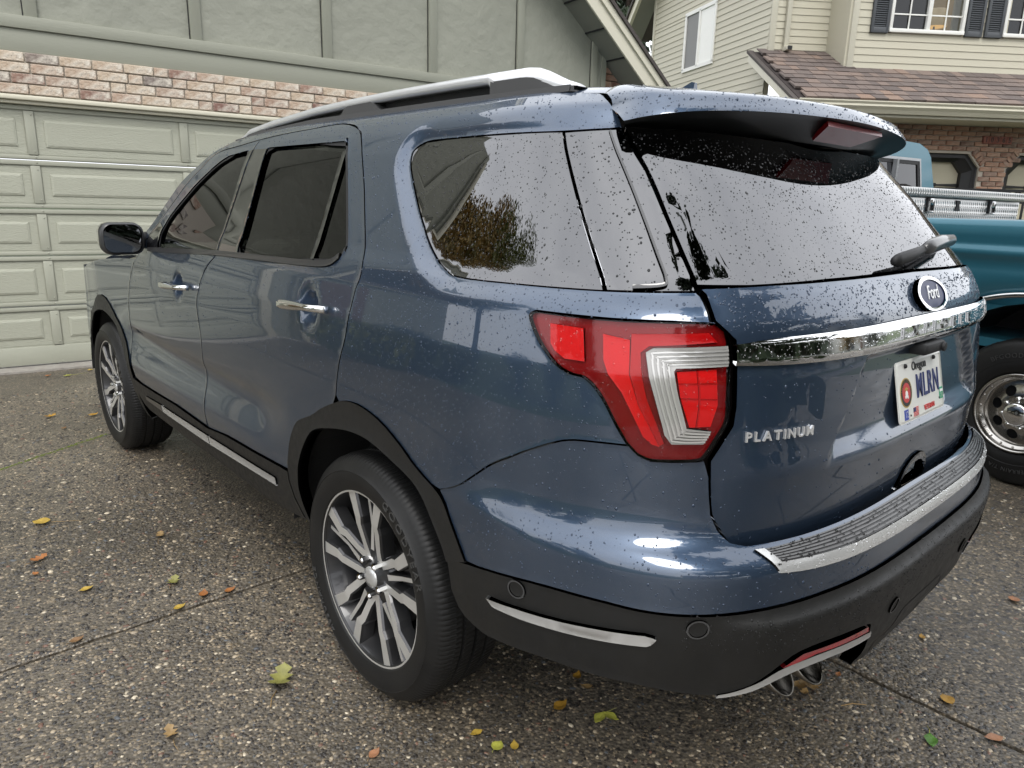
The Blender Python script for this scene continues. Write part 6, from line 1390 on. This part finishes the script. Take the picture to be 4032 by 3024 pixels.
fir=leafm('fir_needles',(.020,.035,.018),(.035,.05,.025)); org=leafm('amber_leaves',(.34,.20,.045),(.11,.12,.035)); grn=leafm('green_leaves',(.05,.085,.022),(.10,.11,.025)); yel=leafm('yellow_green_leaves',(.16,.17,.03),(.07,.09,.02)); hedge=leafm('hedge_leaves',(.022,.04,.018),(.035,.055,.02))
conifer(21.1,17.6,19,2.7,fir,'tall dark fir tree seen between the two house gables',9000,'fir_tree',.16)
# behind and beside the camera, mirrored in the paint and glass
broadleaf(-8.6,14.7,11.6,3.6,org,'tall amber autumn tree mirrored in the rear side window',40000,.08)
broadleaf(-11.8,12.9,14.4,4.0,org,'very tall amber autumn tree beyond the entry',46000,.085)
broadleaf(-13.2,9.7,15.4,4.2,yel,'olive green broadleaf tree beside the autumn trees',40000,.08,'green_tree')
conifer(-10.5,21,19,2.6,fir,'dark fir rising behind the autumn trees',3500)
broadleaf(-18,-1.5,6.5,3.2,grn,'green tree at the far left behind the photographer',5000,.15,'green_tree')
conifer(-.1,-5.9,20,3.0,hedge,'slim columnar conifer standing behind the photographer',20000,'columnar_conifer',.15)
conifer(1.2,-20.6,30,4.4,fir,'very tall dark fir across the road behind the camera',9000,'fir_tree',.3)
broadleaf(16,-26,8,4.0,grn,'round green tree across the road on the right',5000,.16,'green_tree')
broadleaf(27,-24,7,4.0,org,'amber tree across the road at far right',4000,.17)
conifer(36,-22,13,3,fir,'tall fir across the road at far right',3000); conifer(24,-33,14,3,fir,'tall fir behind the house across the road',3000)
broadleaf(6,-28,7,3.8,yel,'yellow green tree across the road behind the camera',4500,.16,'green_tree')
def shrub(x,y,h,r,mat,label,n=1500,size=.05):
    e=empty('shrub',(x,y,-.05),random.uniform(0,6),label,'shrub','shrubs by the entry'); b=MB()
    for k in range(6): a=k*1.05; b.tube([(0,0,0),(r*.4*math.cos(a),r*.4*math.sin(a),h*.45),(r*.8*math.cos(a),r*.8*math.sin(a),h*.85)],[.015,.01,.004],5)
    b.build('stems',bark,e,True); d=RNG.normal(size=(n,3)); d/=np.linalg.norm(d,axis=1,keepdims=True); leafcloud('foliage',e,np.array([0,0,h*.5])+d*(RNG.uniform(.5,1,(n,1)))*np.array([r,r,h*.5]),size,mat)
for k,(x,y,h,r,mt,lab) in enumerate([(-3.75,4.5,1.0,.55,yel,'yellow green shrub at the garage corner'),(-4.7,4.9,1.3,.7,hedge,'dark shrub left of the garage corner'),(-5.6,4.2,.9,.6,yel,'low golden shrub in the entry bed'),(-6.6,4.6,1.2,.7,hedge,'round dark shrub in the entry bed'),(-7.4,2.2,1.7,.9,hedge,'tall dark shrub at the hedge end'),(-7.6,.2,1.6,.9,hedge,'dark shrub in the middle of the hedge'),(-7.6,-1.8,1.7,.9,hedge,'dark shrub at the near end of the hedge')]): shrub(x,y,h,r,mt,lab,2200)
# houses across the road, plain but real, mirrored in chrome and glass
def far_house(x,y,w_,d_,h,rz_,mat,label):
    e=empty('far_house',(x,y,0),rz_,label,'house','houses across the road'); b=MB(); b.box(-w_/2,w_/2,-d_/2,d_/2,-.1,h); b.build('wall',mat,e)
    b=MB(); b.prism([(-d_/2-.5,h-.1),(0,h+d_*.3),(d_/2+.5,h-.1),(d_/2+.5,h+.1),(0,h+d_*.3+.2),(-d_/2-.5,h+.1)],-w_/2-.5,w_/2+.5,lambda u,v,q:(q,u,v)); recalc(b.build('roof',M('roof_shingle_dark'),e))
    for s in (-1,1):
        b=MB(); b.box(s*w_*.28-.8,s*w_*.28+.8,d_/2,d_/2+.05,.9,2.2); b.build('window',M('far_glass',(.05,.06,.07),.1),e)
        b=MB(); b.box(s*w_*.28-.9,s*w_*.28+.9,d_/2,d_/2+.03,.8,2.3); b.build('window_frame',wtrim,e)
    b=MB(); b.box(-.5,.5,d_/2,d_/2+.05,0,2.1); b.build('door',M('door_brown'),e)
far_house(12,-30,16,9,3.2,0,M('far_grey',(.30,.30,.29),.7),'grey single storey house across the road'); far_house(-12,-31,15,9,3.2,0,M('far_tan',(.38,.33,.26),.7),'tan single storey house across the road on the left'); far_house(33,-29,14,9,5.2,0,M('far_white',(.5,.5,.48),.7),'pale two storey house across the road')
